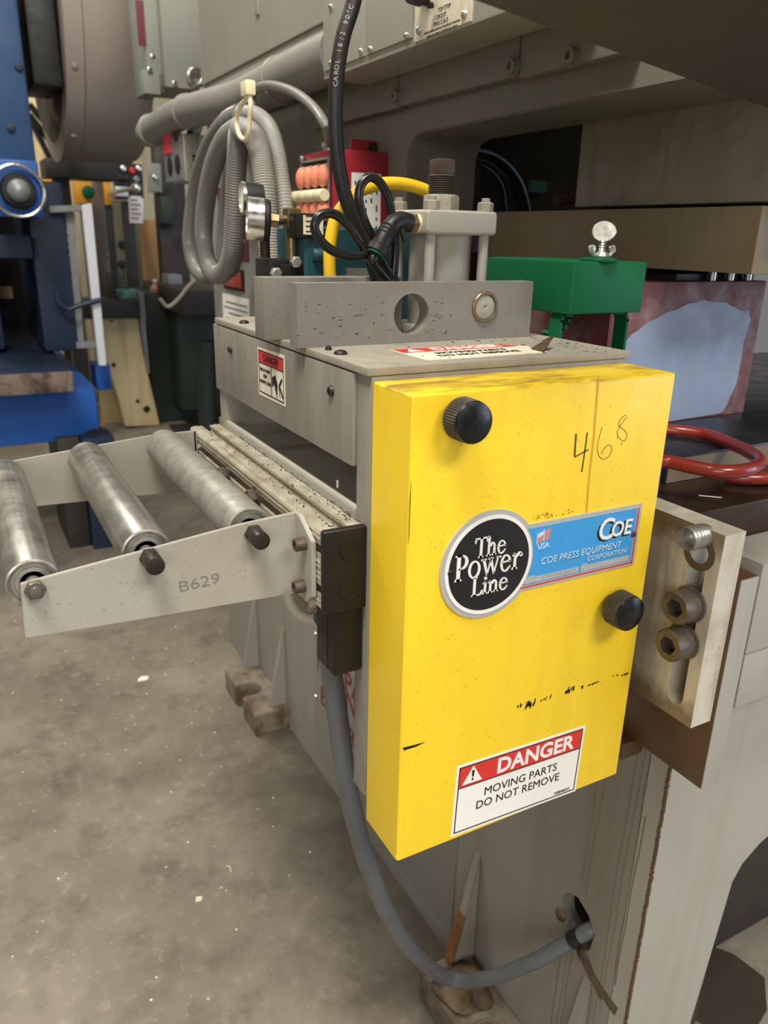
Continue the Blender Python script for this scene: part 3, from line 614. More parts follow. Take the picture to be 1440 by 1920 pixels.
for x in (X0 + .0055, X0 + .0095, X1 - .0055, X1 - .0095): box(bm, x - .0011, x + .0011, .0865, .5525, ZB - .0002, ZB + .0010, .0004, 1)
for z in (ZA + .0350, ZA + .0400, ZA + .0470, ZA + .0520, ZB - .0045, ZB - .0095, ZA + .0045, ZA + .0095): box(bm, X0 - .0009, X0 + .0002, .0865, .5525, z - .0013, z + .0013, .0004, 1)
obj('rail_rib', bm, 'alu', PR)
bm = B(); box(bm, X0 - .0005, X1 + .001, .0775, .0862, ZA - .003, ZB + .0005, .003, 3); CAP = obj('end_cap', bm, 'black', rl); CAP['label'] = 'black plastic end cap'
for z in (ZA + .0215, ZB - .0215):
    bm = B(); lathe(bm, [(.0112, 0), (.0112, .0009), (.0100, .0011), (.0098, .0004), (.001, .0004)], ((X0+X1)/2 + .004, .0775, z), (0, -1, 0), 32); pg = obj('cap_plug', bm, 'black', CAP)
    bm = B(); obox(bm, ((X0+X1)/2 + .0005, .0772, z - .003), (.8, 0, .6), (-.6, 0, .8), (0, -1, 0), .009, .0006, .0006); obj('plug_slot', bm, 'oxide', CAP)
obj('lettering', textbm('8020', .0075, (X1 - .0075, .0775, ZA + .048), (0, 0, -1), (1, 0, 0), ext=.0002), 'oxide', CAP)
obj('lettering', textbm('C18238-8020', .0070, (X0 + .0085, .0775, ZA + .042), (0, 0, -1), (1, 0, 0), ext=.0002), 'oxide', CAP)
bm = B()
for i in range(260):
    x = r3.choice(((X0+X1)/2, X1 - .002, X1 - .006, X0 + .012)) + r3.gauss(0, .004); y = .09 + .45 * r3.random()**2; s_ = r3.uniform(.0003, .0011)
    x = min(X1, max(X0, x)); zz = ZB - .0118 if abs(x - (X0+X1)/2) < .0042 else ZB + .0003
    lathe(bm, [(s_, 0), (s_*.7, s_), (s_*.1, s_*1.3)], (x, y, zz), (0, 0, 1), 5)
obj('grit', bm, 'ink', rl, kind='stuff')
for p in ((-0.0474, 0.3821, 1.1509), (-0.0474, 0.2683, 1.1550)):
    bm = B(); p = V(p) + V((-.001, 0, 0)); lathe(bm, [(.0125, 0), (.0125, .002)], p, (-1, 0, 0), 24); lathe(bm, [(.0100, .002, 'hex'), (.0100, .010, 'hex'), (.0085, .011)], p, (-1, 0, 0), 24); cyl(bm, p, p + V((-.018, 0, 0)), .0052); obj('bolt', bm, 'rustscrew', rl)
# black cover below the rail
bm = B(); box(bm, -.034, -.0015, .084, .128, 1.010, 1.0885, .0015); box(bm, -.0345, -.0335, .0995, .1005, 1.011, 1.085)
obj('cable_cover', bm, 'black', None, (-.018, .105, 1.01), 'black rectangular cover hanging below the rail end cap', 'cover')

# ================================================================== infeed roller table
rt = thing('roller_table', 'grey infeed table with three steel rollers between stamped side plates', 'roller table', (-.18, .33, 1.09))
yp = .1353
pp = [(-.0500, 1.0885), (-.0500, 1.1790), (-.1100, 1.1752), (-.3130, 1.1515), (-.3155, 1.0985), (-.20, 1.0938)]
bm = B(); prism(bm, pp, 'y', yp, yp + .005, .0006); NPt = obj('side_plate', bm, 'plate', rt); NPt['label'] = 'near side plate stamped B629'
bm = B(); prism(bm, [(yp + .004, 1.0890), (yp + .004, 1.1788), (yp - .010, 1.1788), (.0945, 1.1735 - .012), (.0945, 1.1020), (.110, 1.0890)], 'x', -.0535, -.0484, .0006); obj('plate_flange', bm, 'plate', NPt)
for p in ((-0.0535, 0.1104, 1.1544), (-0.0535, 0.1147, 1.1061)):
    bm = B(); socket(bm, V(p) + V((.001, 0, 0)), (-1, 0, 0), .0068, .0125); obj('flange_screw', bm, 'rustscrew', rt)
obj('stamped_mark', textbm('B649'.replace('4', '2'), .0165, (-.1555, yp, 1.1165), (math.cos(.05), 0, math.sin(.05)), (-math.sin(.05), 0, math.cos(.05)), sx=1.25, off=-.0002, ext=.0002), 'conduit', NPt)
pf = .5140
fp = [(-.0500, 1.0905), (-.0500, 1.1790), (-.1150, 1.1780), (-.3130, 1.1600), (-.3130, 1.0985), (-.20, 1.0955)]
bm = B(); prism(bm, fp, 'y', pf, pf + .005, .0006); obj('side_plate', bm, 'plate', rt)
bm = B(); prism(bm, [(pf, 1.0910), (pf, 1.1788), (pf + .036, 1.165), (pf + .036, 1.10)], 'x', -.0535, -.0484, .0006); obj('plate_flange', bm, 'plate', rt)
for (rx, rz), m_, lb in (((-.0985, 1.1640), 'rollerb', 'blotchy roller nearest the rail'), ((-.2010, 1.1570), 'roller', 'streaked middle roller'), ((-.3020, 1.1450), 'roller', 'outer roller with open end')):
    R_ = .0240; ya, yb = .1480, .5050
    bm = B(); lathe(bm, [(R_-.0050, ya+.0035), (R_-.0050, ya), (R_-.0025, ya-.0008), (R_-.0006, ya), (R_, ya+.0015), (R_, yb-.0015), (R_-.001, yb), (R_-.005, yb)], (rx, 0, rz), (0, 1, 0), 48, cap=False); ro = obj('roller', bm, m_, rt); ro['label'] = lb
    bm = B(); lathe(bm, [(R_-.0048, ya+.003), (R_-.0080, ya+.0035), (R_-.0090, ya+.0005), (R_-.0125, ya+.0005), (R_-.0135, ya+.0030), (.0068, ya+.0030), (.0068, ya-.003), (.004, ya-.003)], (rx, 0, rz), (0, 1, 0), 40); obj('bearing', bm, 'zinc', ro)
    bm = B(); cyl(bm, (rx, yp-.001, rz), (rx, pf+.004, rz), .0050, n=16); obj('axle', bm, 'zinc', ro)
    if rx > -.25:
        bm = B(); hexhead(bm, (rx, yp+.0002, rz), (0, -1, 0), .0098, .007); pill(bm, (rx, yp-.004, rz), (rx, yp-.0250, rz), .0088, .001, 24); obj('bolt', bm, 'oxide', rt)
    else:
        bm = B(); lathe(bm, [(.0092, 0, 'hex'), (.0092, .005, 'hex'), (.0075, .006), (.0055, .006), (.0050, .0115), (.003, .012)], (rx, yp+.0002, rz), (0, -1, 0), 24); obj('axle_nut', bm, 'bronzed', rt)
# off-white hose looping below the rail
bm = B(); tube(bm, [(-0.0515, 0.1700, 1.0759), (-0.0488, 0.1650, 1.0632), (-0.0403, 0.1600, 1.0491), (-0.0299, 0.1500, 1.0461), (-0.0170, 0.1400, 1.0531), (-.012, .145, 1.079)], .0062, 14)
obj('white_hose', bm, 'offwhite', None, (-.05, .15, 1.05), 'short grimy white hose looping below the rail', 'hose')
bm = B(); tube(bm, [(-0.0302, 0.2000, 1.0558), (-0.0258, 0.1900, 1.0470), (-0.0191, 0.1750, 1.0455), (-.022, .168, 1.088)], .0055, 12); lathe(bm, [(.0075, 0), (.0075, .012)], (-0.0286, 0.1600, 1.0610), (1, -.3, .2), 16)
obj('hose_stub', bm, 'offwhite', None, (-.04, .17, 1.08), 'smaller white hose end tucked behind the lower flange screw', 'hose')

# ================================================================== stamping press
pr = thing('stamping_press', 'large grey stamping press standing right behind the feeder', 'press', (.9, .9, 0))
XP = .41
# bed: side wall with cable opening, front wall with arch
hole = [(.1225, .4651), (.1450, .4560), (.1590, .4250), (.1540, .3980), (.1250, .3800), (.0980, .3720), (.0840, .3900), (.0800, .4300), (.0950, .4500)]
hole = [(h[0] + .002 * rnd.uniform(-1, 1), h[1] + .002 * rnd.uniform(-1, 1)) for h in hole][::-1]
def dens(P, k=5):
    out = []
    for i, p in enumerate(P):
        q = P[(i+1) % len(P)]; out += [(p[0] + (q[0]-p[0])*j/k, p[1] + (q[1]-p[1])*j/k) for j in range(k)]
    return out
bm = B(); holeplate(bm, .0305, 1.95, 0, .86, dens(hole, 24), 'x', XP, XP + .03); obj('bed_side_wall', bm, 'press', pr)
arch = [(XP, 0), (.545, 0), (.572, .2282), (.6025, .5195), (.618, .548), (.650, .5715), (.720, .60), (1.9, .60), (1.9, .86), (XP, .86)]
bm = B(); prism(bm, arch, 'y', -.004, .03, .0015); obj('bed_front_wall', bm, 'presslight', pr)
bm = B(); box(bm, .46, 1.9, .2, .21, 0, .86); box(bm, .62, .64, .03, .2, 0, .6); obj('bed_inner_wall', bm, 'darkm', pr)
bm = B()
r4 = random.Random(5)
tube(bm, [(XP + .0005 + r4.uniform(-.0006, .0006), -.003 + r4.uniform(-.0007, .0007), z*.005) for z in range(1, 171)], .0030, 7, 2, .35)
obj('weld_bead', bm, 'brown', pr, ang=60)
bm = B()
for p in (hole[3], hole[4], hole[5]): lathe(bm, [(.012, 0), (.010, .004), (.002, .006)], (XP, p[0], p[1]), (-1, 0, 0), 7)
obj('torn_edge', bm, 'oilybrown', pr, ang=60)
SG = Face((XP, 0, 0), (0, -1, 0), (0, 0, 1)); SG.n = V((-1, 0, 0))
for a, b, w in (((-.052, .86), (-.056, .25), .0026), ((-.040, .86), (-.046, .30), .002), ((-.100, .80), (-.106, .48), .0022), ((-.112, .78), (-.118, .50), .0018), ((-.022, .70), (-.026, .38), .0035), ((-.030, .8), (-.031, .40), .002), ((-.140, .37), (-.146, .12), .004), ((-.118, .36), (-.122, .10), .003), ((-.128, .34), (-.132, .14), .002)):
    bm = B(); stroke(SG, bm, [a] + [(a[0] + (b[0]-a[0])*q/6 + r4.uniform(-.0016, .0016), a[1] + (b[1]-a[1])*q/6) for q in range(1, 6)] + [b], w*.7, -.0001, .0003); obj('rust_run', bm, 'runs', pr)
bm = B(); stroke(SG, bm, [(-.094, .372), (-.070, .35), (-.040, .34), (-.016, .335)], .020, -.0001, .0005); stroke(SG, bm, [(-.105, .37), (-.078, .35), (-.045, .33)], .014, 0, .0008); obj('fluid_trail', bm, 'trail', pr)
# feet
def foot(y0, y1, lab):
    xa, h = .300, .075; ym = (y0 + y1) / 2
    bm = B(); prism(bm, [(XP, y0), (xa, y0), (xa, ym-.032), (xa+.055, ym-.032), (xa+.068, ym-.018), (xa+.072, ym), (xa+.068, ym+.018), (xa+.055, ym+.032), (xa, ym+.032), (xa, y1), (XP, y1)], 'z', .0005, h, .003)
    ft = obj('mounting_foot', bm, 'dirtyfoot', pr); ft['label'] = lab
    for y in (y0 + .022, y1 - .030):
        bm = B(); prism(bm, [(XP, h - .002), (xa + .058, h - .002), (xa + .062, h + .03), (XP - .005, .325), (XP, .34)], 'y', y, y + .022, .003); obj('gusset', bm, 'press', ft)
    return ft
foot(.045, .400, 'near mounting foot half below the hose'); foot(1.360, 1.660, 'slotted mounting foot at the far end')
bm = B(); prism(bm, [(.3570, .078), (.3545, .080), (.3590, .125), (.3765, .20), (.381, .20), (.364, .12)], 'y', .369, .3925); obj('rust_patch', bm, 'rustm', pr)
# maker's sign on the bed side
bm = B(); SG.poly(bm, [(-1.160, .435), (-.45, .435), (-.45, -.0 + .06), (-1.118, .06), (-1.160, .115)], 0, .002); sg = obj('machine_sign', bm, 'pipe', pr); sg['label'] = 'grey metal sign with red lettering'
bm = B(); SG.poly(bm, [(p[1]*-1, p[2]) for p in [(0.4080, 1.1420, 0.4070), (0.4080, 1.1139, 0.4083), (0.4080, 1.1366, 0.3175)]], .0018, .0026); SG.poly(bm, [(p[1]*-1, p[2]) for p in [(0.4080, 1.1079, 0.3398), (0.4080, 1.0733, 0.3505), (0.4080, 1.0600, 0.3140), (0.4080, 1.1118, 0.3112)]], .0018, .0026); SG.poly(bm, [(p[1]*-1, p[2]) for p in [(0.4080, 1.0935, 0.3817), (0.4080, 1.0799, 0.3841), (0.4080, 1.0766, 0.3730), (0.4080, 1.0971, 0.3685)]], .0018, .0026); obj('red_emblem', bm, 'maroon', sg)
for t_, u_, s_ in (('ELK', (0.4080, 1.1200, 0.2374), .078), ('PA', (0.4080, 0.9725, 0.3638), .085), ('INN', (0.4080, 0.9879, 0.3106), .085), ('R', (0.4080, 0.9490, 0.2185), .075)):
    obj('lettering', textbm(t_, s_, (XP - .002, u_[1], u_[2]), (0, -1, 0), (0, 0, 1), align='LEFT', off=.001, ext=.0004), 'maroon', sg)
for p in ((0.4080, 1.1540, 0.4319), (0.4080, 1.1564, 0.2350)):
    bm = B(); lathe(bm, [(.006, 0), (.005, .003), (.001, .004)], (XP-.002, p[1]-.004, p[2]), (-1, 0, 0), 10); obj('rivet', bm, 'zinc', sg)
# bolster
bm = B(); box(bm, .383, 1.9, .003, .74, .865, 1.1545, .003); obj('bolster_table', bm, 'table', pr)
bm = B(); box(bm, .44, 1.9, .100, .72, 1.1550, 1.1895, .002); bp = obj('bolster_plate', bm, 'bolster', pr)
bm = B(); box(bm, .442, 1.9, .0988, .1002, 1.1555, 1.186); obj('plate_front_edge', bm, 'slot', bp)
bm = B(); pill(bm, (0.6033, 0.1846, 1.1885), V((0.6033, 0.1846, 1.1885)) + V((0, 0, .0015)), .010, .0005); obj('t_slot_hole', bm, 'ink', bp)
bm = B(); box(bm, .4235, 1.9, -.066, .0025, .9960, 1.1105, .0015); box(bm, .4155, .4240, -.060, .0025, .9960, 1.0950, .001); obj('bolster_front_rail', bm, 'presslight', pr)
bm = B(); box(bm, .4235, 1.9, -.066, .0025, .9230, .9940, .0015); obj('bolster_front_rail', bm, 'presslight', pr)
# column with window jamb
win = [(.73, .86), (.73, 1.575), (.723, 1.598), (.70, 1.612), (.62, 1.612), (.05, 1.612), (.03, 1.612)]
bm = B(); prism(bm, [(.73, .86), (1.92, .86), (1.92, 1.90), (.0, 1.90), (.0, 1.614), (.690, 1.612), (.716, 1.604), (.730, 1.580)], 'x', XP, .555, .002); obj('side_frame', bm, 'pressup', pr)
bm = B(); box(bm, XP + .006, 1.9, .02, 1.9, 1.9005, 2.6); obj('crown', bm, 'pressup', pr)
bm = B(); box(bm, 1.35, 1.37, .75, 1.85, .86, 1.9); box(bm, .556, 1.37, 1.85, 1.90, .86, 1.9); obj('light_block_panel', bm, 'pressup', pr)  # panels added inside to keep daylight out of the press window
bm = B(); box(bm, .56, 1.3, 1.20, 1.23, 1.41, 1.47); obj('red_beam', bm, 'darkred', pr)
bm = B(); box(bm, *(1.2838, 1.4210, 1.5822, 1.6158)[:2], 1.49, 1.50, *(1.2838, 1.4210, 1.5822, 1.6158)[2:]); obj('aqua_patch', bm, 'aqua', pr)
# guide strips with socket screws
for (ya, yb, dz) in ((.738, 1.10, 0), (.405, .734, .002), (.195, .401, -.002)):
    bm = B(); box(bm, .390, XP, ya, yb, 1.6530 + dz, 1.79, .002); gs = obj('guide_strip', bm, 'pressup', pr)
    for p in {.738: [(0.3900, 0.7376, 1.6713)], .405: [(0.3900, 0.4118, 1.6669)], .195: [(0.3900, 0.2932, 1.6609)]}[ya]:
        bm = B(); socket(bm, p, (-1, 0, 0), .0098, .010); lathe(bm, [(.0125, 0), (.0125, .002)], p, (-1, 0, 0), 20); obj('socket_screw', bm, 'pressup', gs)
# circuit box on the crown
jb = thing('control_box', 'grey wiring box with screwed covers under the press crown', 'control box', (.35, .55, 1.70))
bm = B(); box(bm, .300, .3895, .240, .842, 1.7005, 2.05, .003); obj('box_body', bm, 'panel', jb)
PW = [(.680, .836, 1.712), (.535, .674, 1.712)]
for ya, yb, zz in PW:
    bm = B(); box(bm, .2965, .3002, ya, yb, zz, 1.90, .0008); cp = obj('cover_plate', bm, 'panel', jb)
for p in ((0.2965, 0.8032, 1.8022), (0.2965, 0.8035, 1.7194), (0.2965, 0.6912, 1.7195), (0.2965, 0.6583, 1.7170), (0.2965, 0.5462, 1.7153)):
    bm = B(); lathe(bm, [(.0052, 0), (.0048, .002), (.003, .0035), (.001, .004)], p, (-1, 0, 0), 16); sw = obj('screw', bm, 'zinc', jb)
    bm = B(); obox(bm, V(p) + V((-.0037, .0035, -.0005)), (0, -1, .15), (0, .15, 1), (-1, 0, 0), .007, .0009, .0006); obj('screw_slot', bm, 'oxide', sw)
CPF = Face((.2985, 0, 0), (0, -1, 0), (0, 0, 1)); CPF.n = V((-1, 0, 0))
bm = B(); box(bm, .2965, .3002, .386, .526, 1.704, 1.82, .0006); cpl = obj('circuit_plate', bm, 'cream', jb); cpl['label'] = 'cream instruction plate'
for t_, p, s_ in (('TOP STOP', (0.2965, 0.4487, 1.7289), .0068), ('CIRCUIT', (0.2965, 0.4559, 1.7211), .0068), ('PINS C & D', (0.2965, 0.4553, 1.7136), .0072), ('PINS', (0.2965, 0.5099, 1.7448), .0068), ('REMOVE JUMPER FROM PLUG FOR CIRCUIT FUNCTION', (0.2965, 0.4535, 1.7084), .0036), ('DESIRED AND WIRE IN CONTROLLING SWITCH', (0.2965, 0.4531, 1.7034), .0036)):
    obj('lettering', textbm(t_, s_, (.2964, p[1], p[2]), (0, -1, .0), (0, 0, 1), ext=.00015), 'ink', cpl)
for p in ((0.2965, 0.5122, 1.7165), (0.2965, 0.3997, 1.7139)):
    bm = B(); lathe(bm, [(.0056, 0), (.0050, .0022), (.003, .004), (.001, .0044)], p, (-1, 0, 0), 16); obj('screw', bm, 'zinc', jb)
bm = B(); lathe(bm, [(.011, 0), (.011, .012), (.014, .013), (.014, .03)], (0.2965, 0.4951, 1.7530), (-1, -.3, 0), 20); cyl(bm, (0.2900, 0.4696, 1.7371), V((0.2900, 0.4696, 1.7371)) + V((-.006, -.002, -.001)), .004, n=10); obj('plug_connector', bm, 'oxide', jb)
# slide and die plate
sd = thing('press_slide', 'oil streaked press slide above the tan die plate', 'press slide', (.9, .3, 1.5))
bm = B(); box(bm, .558, 1.5, .02, .4560, 1.4950, 1.655, .004); obj('slide_body', bm, 'slide', sd)
bm = B(); box(bm, .558, 1.3, .02, .46, 1.656, 1.659); obj('slide_cap', bm, 'slide', sd)
bm = B(); box(bm, .545, 1.5, .106, .680, 1.4110, 1.4905, .002); obj('die_plate', bm, 'tan', None, (.9, .35, 1.411), 'tan oil stained die plate below the slide', 'die plate')
# lower die
ld = thing('lower_die', 'maroon die block with a whitewashed patch on its face', 'die block', (.61, .33, 1.19))
bm = B(); box(bm, .456, .770, .246, .45, 1.1897, 1.3940, .002); obj('die_body', bm, 'diem', ld)
wp = [(.478, 1.192), (.470, 1.26), (.480, 1.30), (.500, 1.325), (.528, 1.340), (.565, 1.352), (.60, 1.362), (.635, 1.366), (.670, 1.366), (.700, 1.358), (.722, 1.35), (.738, 1.352), (.745, 1.335), (.742, 1.30), (.738, 1.24), (.728, 1.205), (.715, 1.192)]
bm = B(); FD = Face((0, .246, 0), (1, 0, 0), (0, 0, 1)); FD.n = V((0, -1, 0)); FD.poly(bm, [(a + rnd.uniform(-.003, .003), b + rnd.uniform(-.003, .003)) for a, b in [p for q in zip(wp, [((wp[i][0]+wp[(i+1) % len(wp)][0])/2, max(1.192, (wp[i][1]+wp[(i+1) % len(wp)][1])/2)) for i in range(len(wp))]) for p in q]], -.001, .0008)
obj('white_patch', bm, 'diew', ld)
for x in (.665, .705, .745):
    bm = B(); cyl(bm, (x, .262, 1.3942), (x, .262, 1.4105), .006, n=14); obj('guide_stud', bm, 'steel', ld)
bm = B(); box(bm, .60, .77, .27, .45, 1.3942, 1.403); obj('die_shim', bm, 'darkm', ld)

# ================================================================== slotted bracket and clamp block
cb = thing('clamp_block', 'oil browned steel clamp block below the slotted bracket', 'block', (.397, 0, .825))
bm = B(); box(bm, .3795, .4095, -.0720, .130, .8260, 1.1030, .002); obj('block_body', bm, 'brown', cb)
bm = B(); box(bm, .3800, .4090, -.0732, -.0718, .8270, 1.1020, .0005); obj('front_face', bm, 'presslight', cb)
bm = B(); box(bm, .36, .40, .035, .075, .800, .8262, .004); obj('lower_lug', bm, 'brown', cb)
sb = thing('slotted_bracket', 'cream slotted bracket plate with two large socket screws', 'bracket', (.362, .01, .92))
SY = -.0400
bm = B(); holeplate(bm, -.0680, .110, .9210, 1.1585, slotloop(SY, .938, 1.150, .0115), 'x', .3460, .3790); obj('bracket_plate', bm, 'slot', sb)
bm = B(); lathe(bm, [(.0122, 0), (.0205, .0), (.0205, .0006), (.0122, .0006)], (.3461, SY, 1.1290), (-1, 0, 0), 32, cap=False); obj('oil_ring', bm, 'trail', sb)
for p in ((0.3203, -0.0400, 1.0672), (0.3190, -0.0400, 1.0210)):
    bm = B(); h_ = .3455 - p[0]; q = (.3458, SY, p[2])
    lathe(bm, [(.0212, 0), (.0212, .003), (.0190, .0035), (.0190, h_-.002), (.0172, h_), (.0110, h_, 'hex'), (.0110, h_*.45, 'hex')], q, (-1, 0, 0), 36); obj('socket_screw', bm, 'bronzed', sb)
p = (0.3347, -0.0400, 1.1492); bm = B(); pf_ = [(.0125, -.005)]
for i in range(5): pf_ += [(.0135, .002 + i*.005), (.0125, .0045 + i*.005)]
lathe(bm, pf_ + [(.0130, .3455 - p[0]), (.0115, .3462 - p[0])], (.346, SY, p[2]), (-1, 0, 0), 32); obj('threaded_stud', bm, 'zinc', sb)

# ================================================================== green box on bent legs
gb = thing('green_box', 'green sheet metal box on bent legs with wing nut and thumb screw', 'box', (.385, .26, 1.1545))
gx0, gx1, gy0, gy1, gz0, gz1 = .3225, .4440, .180, .352, 1.3610, 1.4225
bm = B(); box(bm, gx0, gx1, gy0, gy1, gz0, gz1, .003, 2); obj('box_body', bm, 'green', gb)
bm = B(); box(bm, gx0-.0012, gx0+.004, gy0-.0012, gy1, gz0+.001, gz1-.001, .0005); obj('corner_flap', bm, 'green', gb)
def strap(pts, w, t, ax):
    bm = B(); P = [V(p) for p in pts]
    for a, b in zip(P, P[1:]):
        d = (b - a).normalized(); n = V(ax); u = n.cross(d).normalized()
        obox(bm, a - n*w/2 - u*t/2 - d*t*.3, d, u, n, (b-a).length + t*.6, t, w)
    return bm
obj('leg', strap([(.408, .205, 1.3605), (.432, .205, 1.3595), (.4365, .205, 1.350), (.4365, .205, 1.1560)], .022, .004, (0, 1, 0)), 'green', gb)
obj('leg', strap([(.345, .205, 1.3605), (.330, .205, 1.3590), (.3265, .205, 1.352), (.3265, .205, 1.3330)], .020, .004, (0, 1, 0)), 'green', gb)
cv = [(.3265, .222, 1.336), (.330, .222, 1.334), (.338, .222, 1.3345), (.347, .222, 1.339), (.354, .222, 1.346), (.357, .222, 1.353), (.357, .222, 1.361)]
obj('curved_bracket', strap(cv, .016, .004, (0, 1, 0)), 'green', gb)
sx_, sy_ = .3805, .196
bm = B(); pill(bm, (sx_-.004, sy_, 1.4220), (sx_-.004, sy_, 1.4265), .022, .001); obj('washer_pad', bm, 'green', gb)
bm = B(); pr_ = [(.0042, 0)]
for i in range(7): pr_ += [(.0050, .001 + i*.003), (.0042, .0025 + i*.003)]
lathe(bm, pr_, (sx_, sy_, 1.4262), (0, 0, 1), 16); scw = obj('thumb_screw', bm, 'steel', gb)
bm = B(); lathe(bm, [(.0137, -.002), (.0147, -.001), (.0147, .001), (.0137, .002)], (sx_, sy_, 1.4570), (-.62, -.78, 0), 32)
for v in bm.verts: v.co.z = 1.4570 + (v.co.z - 1.4570) * .82
for i in range(5): obox(bm, V((sx_, sy_, 1.4530 + i*.002)) + V((-.78, .62, 0)) * (.0105 - abs(i-2)*.0012) + V((-.62, -.78, 0)) * .0018, (.78, -.62, 0), (0, 0, 1), (-.62, -.78, 0), .021 - abs(i-2)*.0024, .0007, .0008)
obj('screw_head', bm, 'zinc', scw)
bm = B(); lathe(bm, [(.0075, 0), (.0085, .002), (.0065, .007)], (sx_, sy_, 1.4265), (0, 0, 1), 16)
for s in (-1, 1): tube(bm, [(sx_ + s*.006, sy_, 1.4290), (sx_ + s*.0125, sy_, 1.4295), (sx_ + s*.0165, sy_, 1.4350), (sx_ + s*.0175, sy_, 1.4400)], .0030, 8); lathe(bm, [(.002, -.0016), (.0052, -.001), (.0052, .001), (.002, .0016)], (sx_ + s*.0165, sy_, 1.4365), (0, -1, 0), 14)
obj('wing_nut', bm, 'zinc', gb)

# ================================================================== dark arm in front of the crown
da = thing('overhead_arm', 'dark grey overhead arm jutting across the top of the press', 'arm', (.2, -.12, 1.57))
bm = B(); prism(bm, [(-.100, -.1515), (.386, .0055), (.400, -.003), (.404, -.02), (.30, -.26), (-.08, -.26)], 'z', 1.57, 1.93, .006); obj('arm_body', bm, 'arm', da)

# ================================================================== hoses, cables and fittings round the feeder
def hose(name, pts, r, mat, label, cat='hose', n=14, k=8, rib=0, loc=None, group=None):
    bm = B(); tube(bm, pts, r, n, k, rib); L = loc or V(pts[len(pts)//2])
    return obj(name, bm, mat, None, L, label, cat, group)
hose('floor_conduit', [(-.022, .1345, 1.055), (-0.0132, 0.1400, 1.0338), (-0.0106, 0.1400, 0.9787), (-0.0025, 0.1400, 0.9121), (0.0100, 0.1450, 0.8288), (0.0248, 0.1500, 0.7548), (0.0540, 0.1650, 0.6519), (0.0996, 0.1900, 0.5216), (0.1798, 0.2300, 0.3541), (0.2900, 0.2809, 0.1826), (0.3250, 0.2133, 0.2401), (0.3600, 0.1518, 0.3229), (0.3900, 0.1163, 0.3817), (0.4180, 0.0920, 0.4230), (.46, .085, .425)], .0125, 'floorhose', 'grey flexible conduit hanging from the feeder into the torn opening of the press bed', 'conduit', 16, 10)
bm = B(); tube(bm, [(0.3940, 0.1099, 0.3929), (0.4030, 0.1032, 0.4051), (0.4160, 0.0951, 0.4187)], .0131, 16, 4); obj('conduit_tape', bm, 'rubber', None, (0.4050, 0.1001, 0.4105), 'black tape wrapped on the conduit end at the opening', 'tape')
# black cable from above
ck = [(0.1078, 0.3300, 1.6996), (0.1028, 0.3300, 1.6813), (0.0919, 0.3300, 1.6519), (0.0847, 0.3300, 1.6148), (0.0828, 0.3300, 1.5718), (0.0862, 0.3300, 1.5277), (0.0960, 0.3300, 1.4881), (0.1133, 0.3300, 1.4530), (0.1357, 0.3300, 1.4195), (0.1614, 0.3300, 1.3909)]
hose('power_cable', ck, .0085, 'cable', 'thick black power cable dropping from above past the red box', 'cable', 16, 10)
P = spline(ck, 40); txt = 'CAROL 18/2 90°C (UL) WATER RESIST'; cc = V(co.matrix_world.translation)
Lc = [0]
for a, b in zip(P, P[1:]): Lc.append(Lc[-1] + (b-a).length)
tb = B(); s0 = next(Lc[i] for i in range(len(P)) if P[i].z < 1.5985); sp = .0056
for ch in txt:
    s0 -= sp
    i = next((i for i in range(len(P)) if Lc[i] >= s0), None)
    if i is None or i < 1 or s0 < 0 or ch == ' ': continue
    t = (P[i-1] - P[i]).normalized(); nrm = V((-.55, -.83, 0)); nrm = (nrm - t*nrm.dot(t)).normalized(); up = nrm.cross(t)
    c_ = textbm(ch, .0075, P[i] + nrm * .00845 - up*.0028, t, up, ext=.00015); _merge(tb, c_)
lt = obj('cable_print', tb, 'panel', bpy.data.objects['power_cable'])
# yellow hose
hose('yellow_hose', [(0.0903, 0.3600, 1.3897), (0.0889, 0.3600, 1.4088), (0.0897, 0.3600, 1.4339), (0.0962, 0.3600, 1.4617), (0.1084, 0.3600, 1.4803), (0.1300, 0.3600, 1.4975), (0.1596, 0.3600, 1.5067), (0.1939, 0.3600, 1.5077), (0.2257, 0.3600, 1.5016), (0.2548, 0.3600, 1.4887), (0.2698, 0.3600, 1.4749)], .0078, 'yhose', 'yellow air hose arching behind the cylinder', 'hose', 16, 8)
# shiny black tubes
hose('air_tube', [AIR_END, AIR_2] + [(0.1133, 0.2620, 1.4350), (0.0915, 0.2620, 1.4267), (0.0681, 0.2620, 1.4243), (0.0452, 0.2620, 1.4308), (0.0305, 0.2620, 1.4433), (0.0262, 0.2620, 1.4557), (0.0338, 0.2620, 1.4661), (0.0503, 0.2620, 1.4672), (0.0679, 0.2620, 1.4550), (0.0847, 0.2620, 1.4346), (0.1021, 0.2620, 1.4129), (0.1185, 0.2620, 1.3964)], .0052, 'rubber', 'glossy black air tube looping from the elbow fitting', 'hose', 14, 8)
hose('air_tube_loop', [(0.1358, 0.2750, 1.3944), (0.1180, 0.2750, 1.4183), (0.1049, 0.2750, 1.4416), (0.0922, 0.2750, 1.4641), (0.0859, 0.2750, 1.4851), (0.0891, 0.2750, 1.5000), (0.0996, 0.2750, 1.5076), (0.1119, 0.2750, 1.5027), (0.1218, 0.2750, 1.4887), (0.1294, 0.2750, 1.4651), (0.1338, 0.2750, 1.4362), (0.1332, 0.2750, 1.4094), (0.1315, 0.2750, 1.3944)], .0052, 'rubber', 'glossy black air tube standing in a tall loop behind the front bar', 'hose', 14, 8)
hose('drain_tube', [(0.1021, 0.2850, 1.4209), (0.1080, 0.2850, 1.4090), (0.1154, 0.2850, 1.3939)], .0052, 'rubber', 'short black tube end behind the front bar', 'hose')
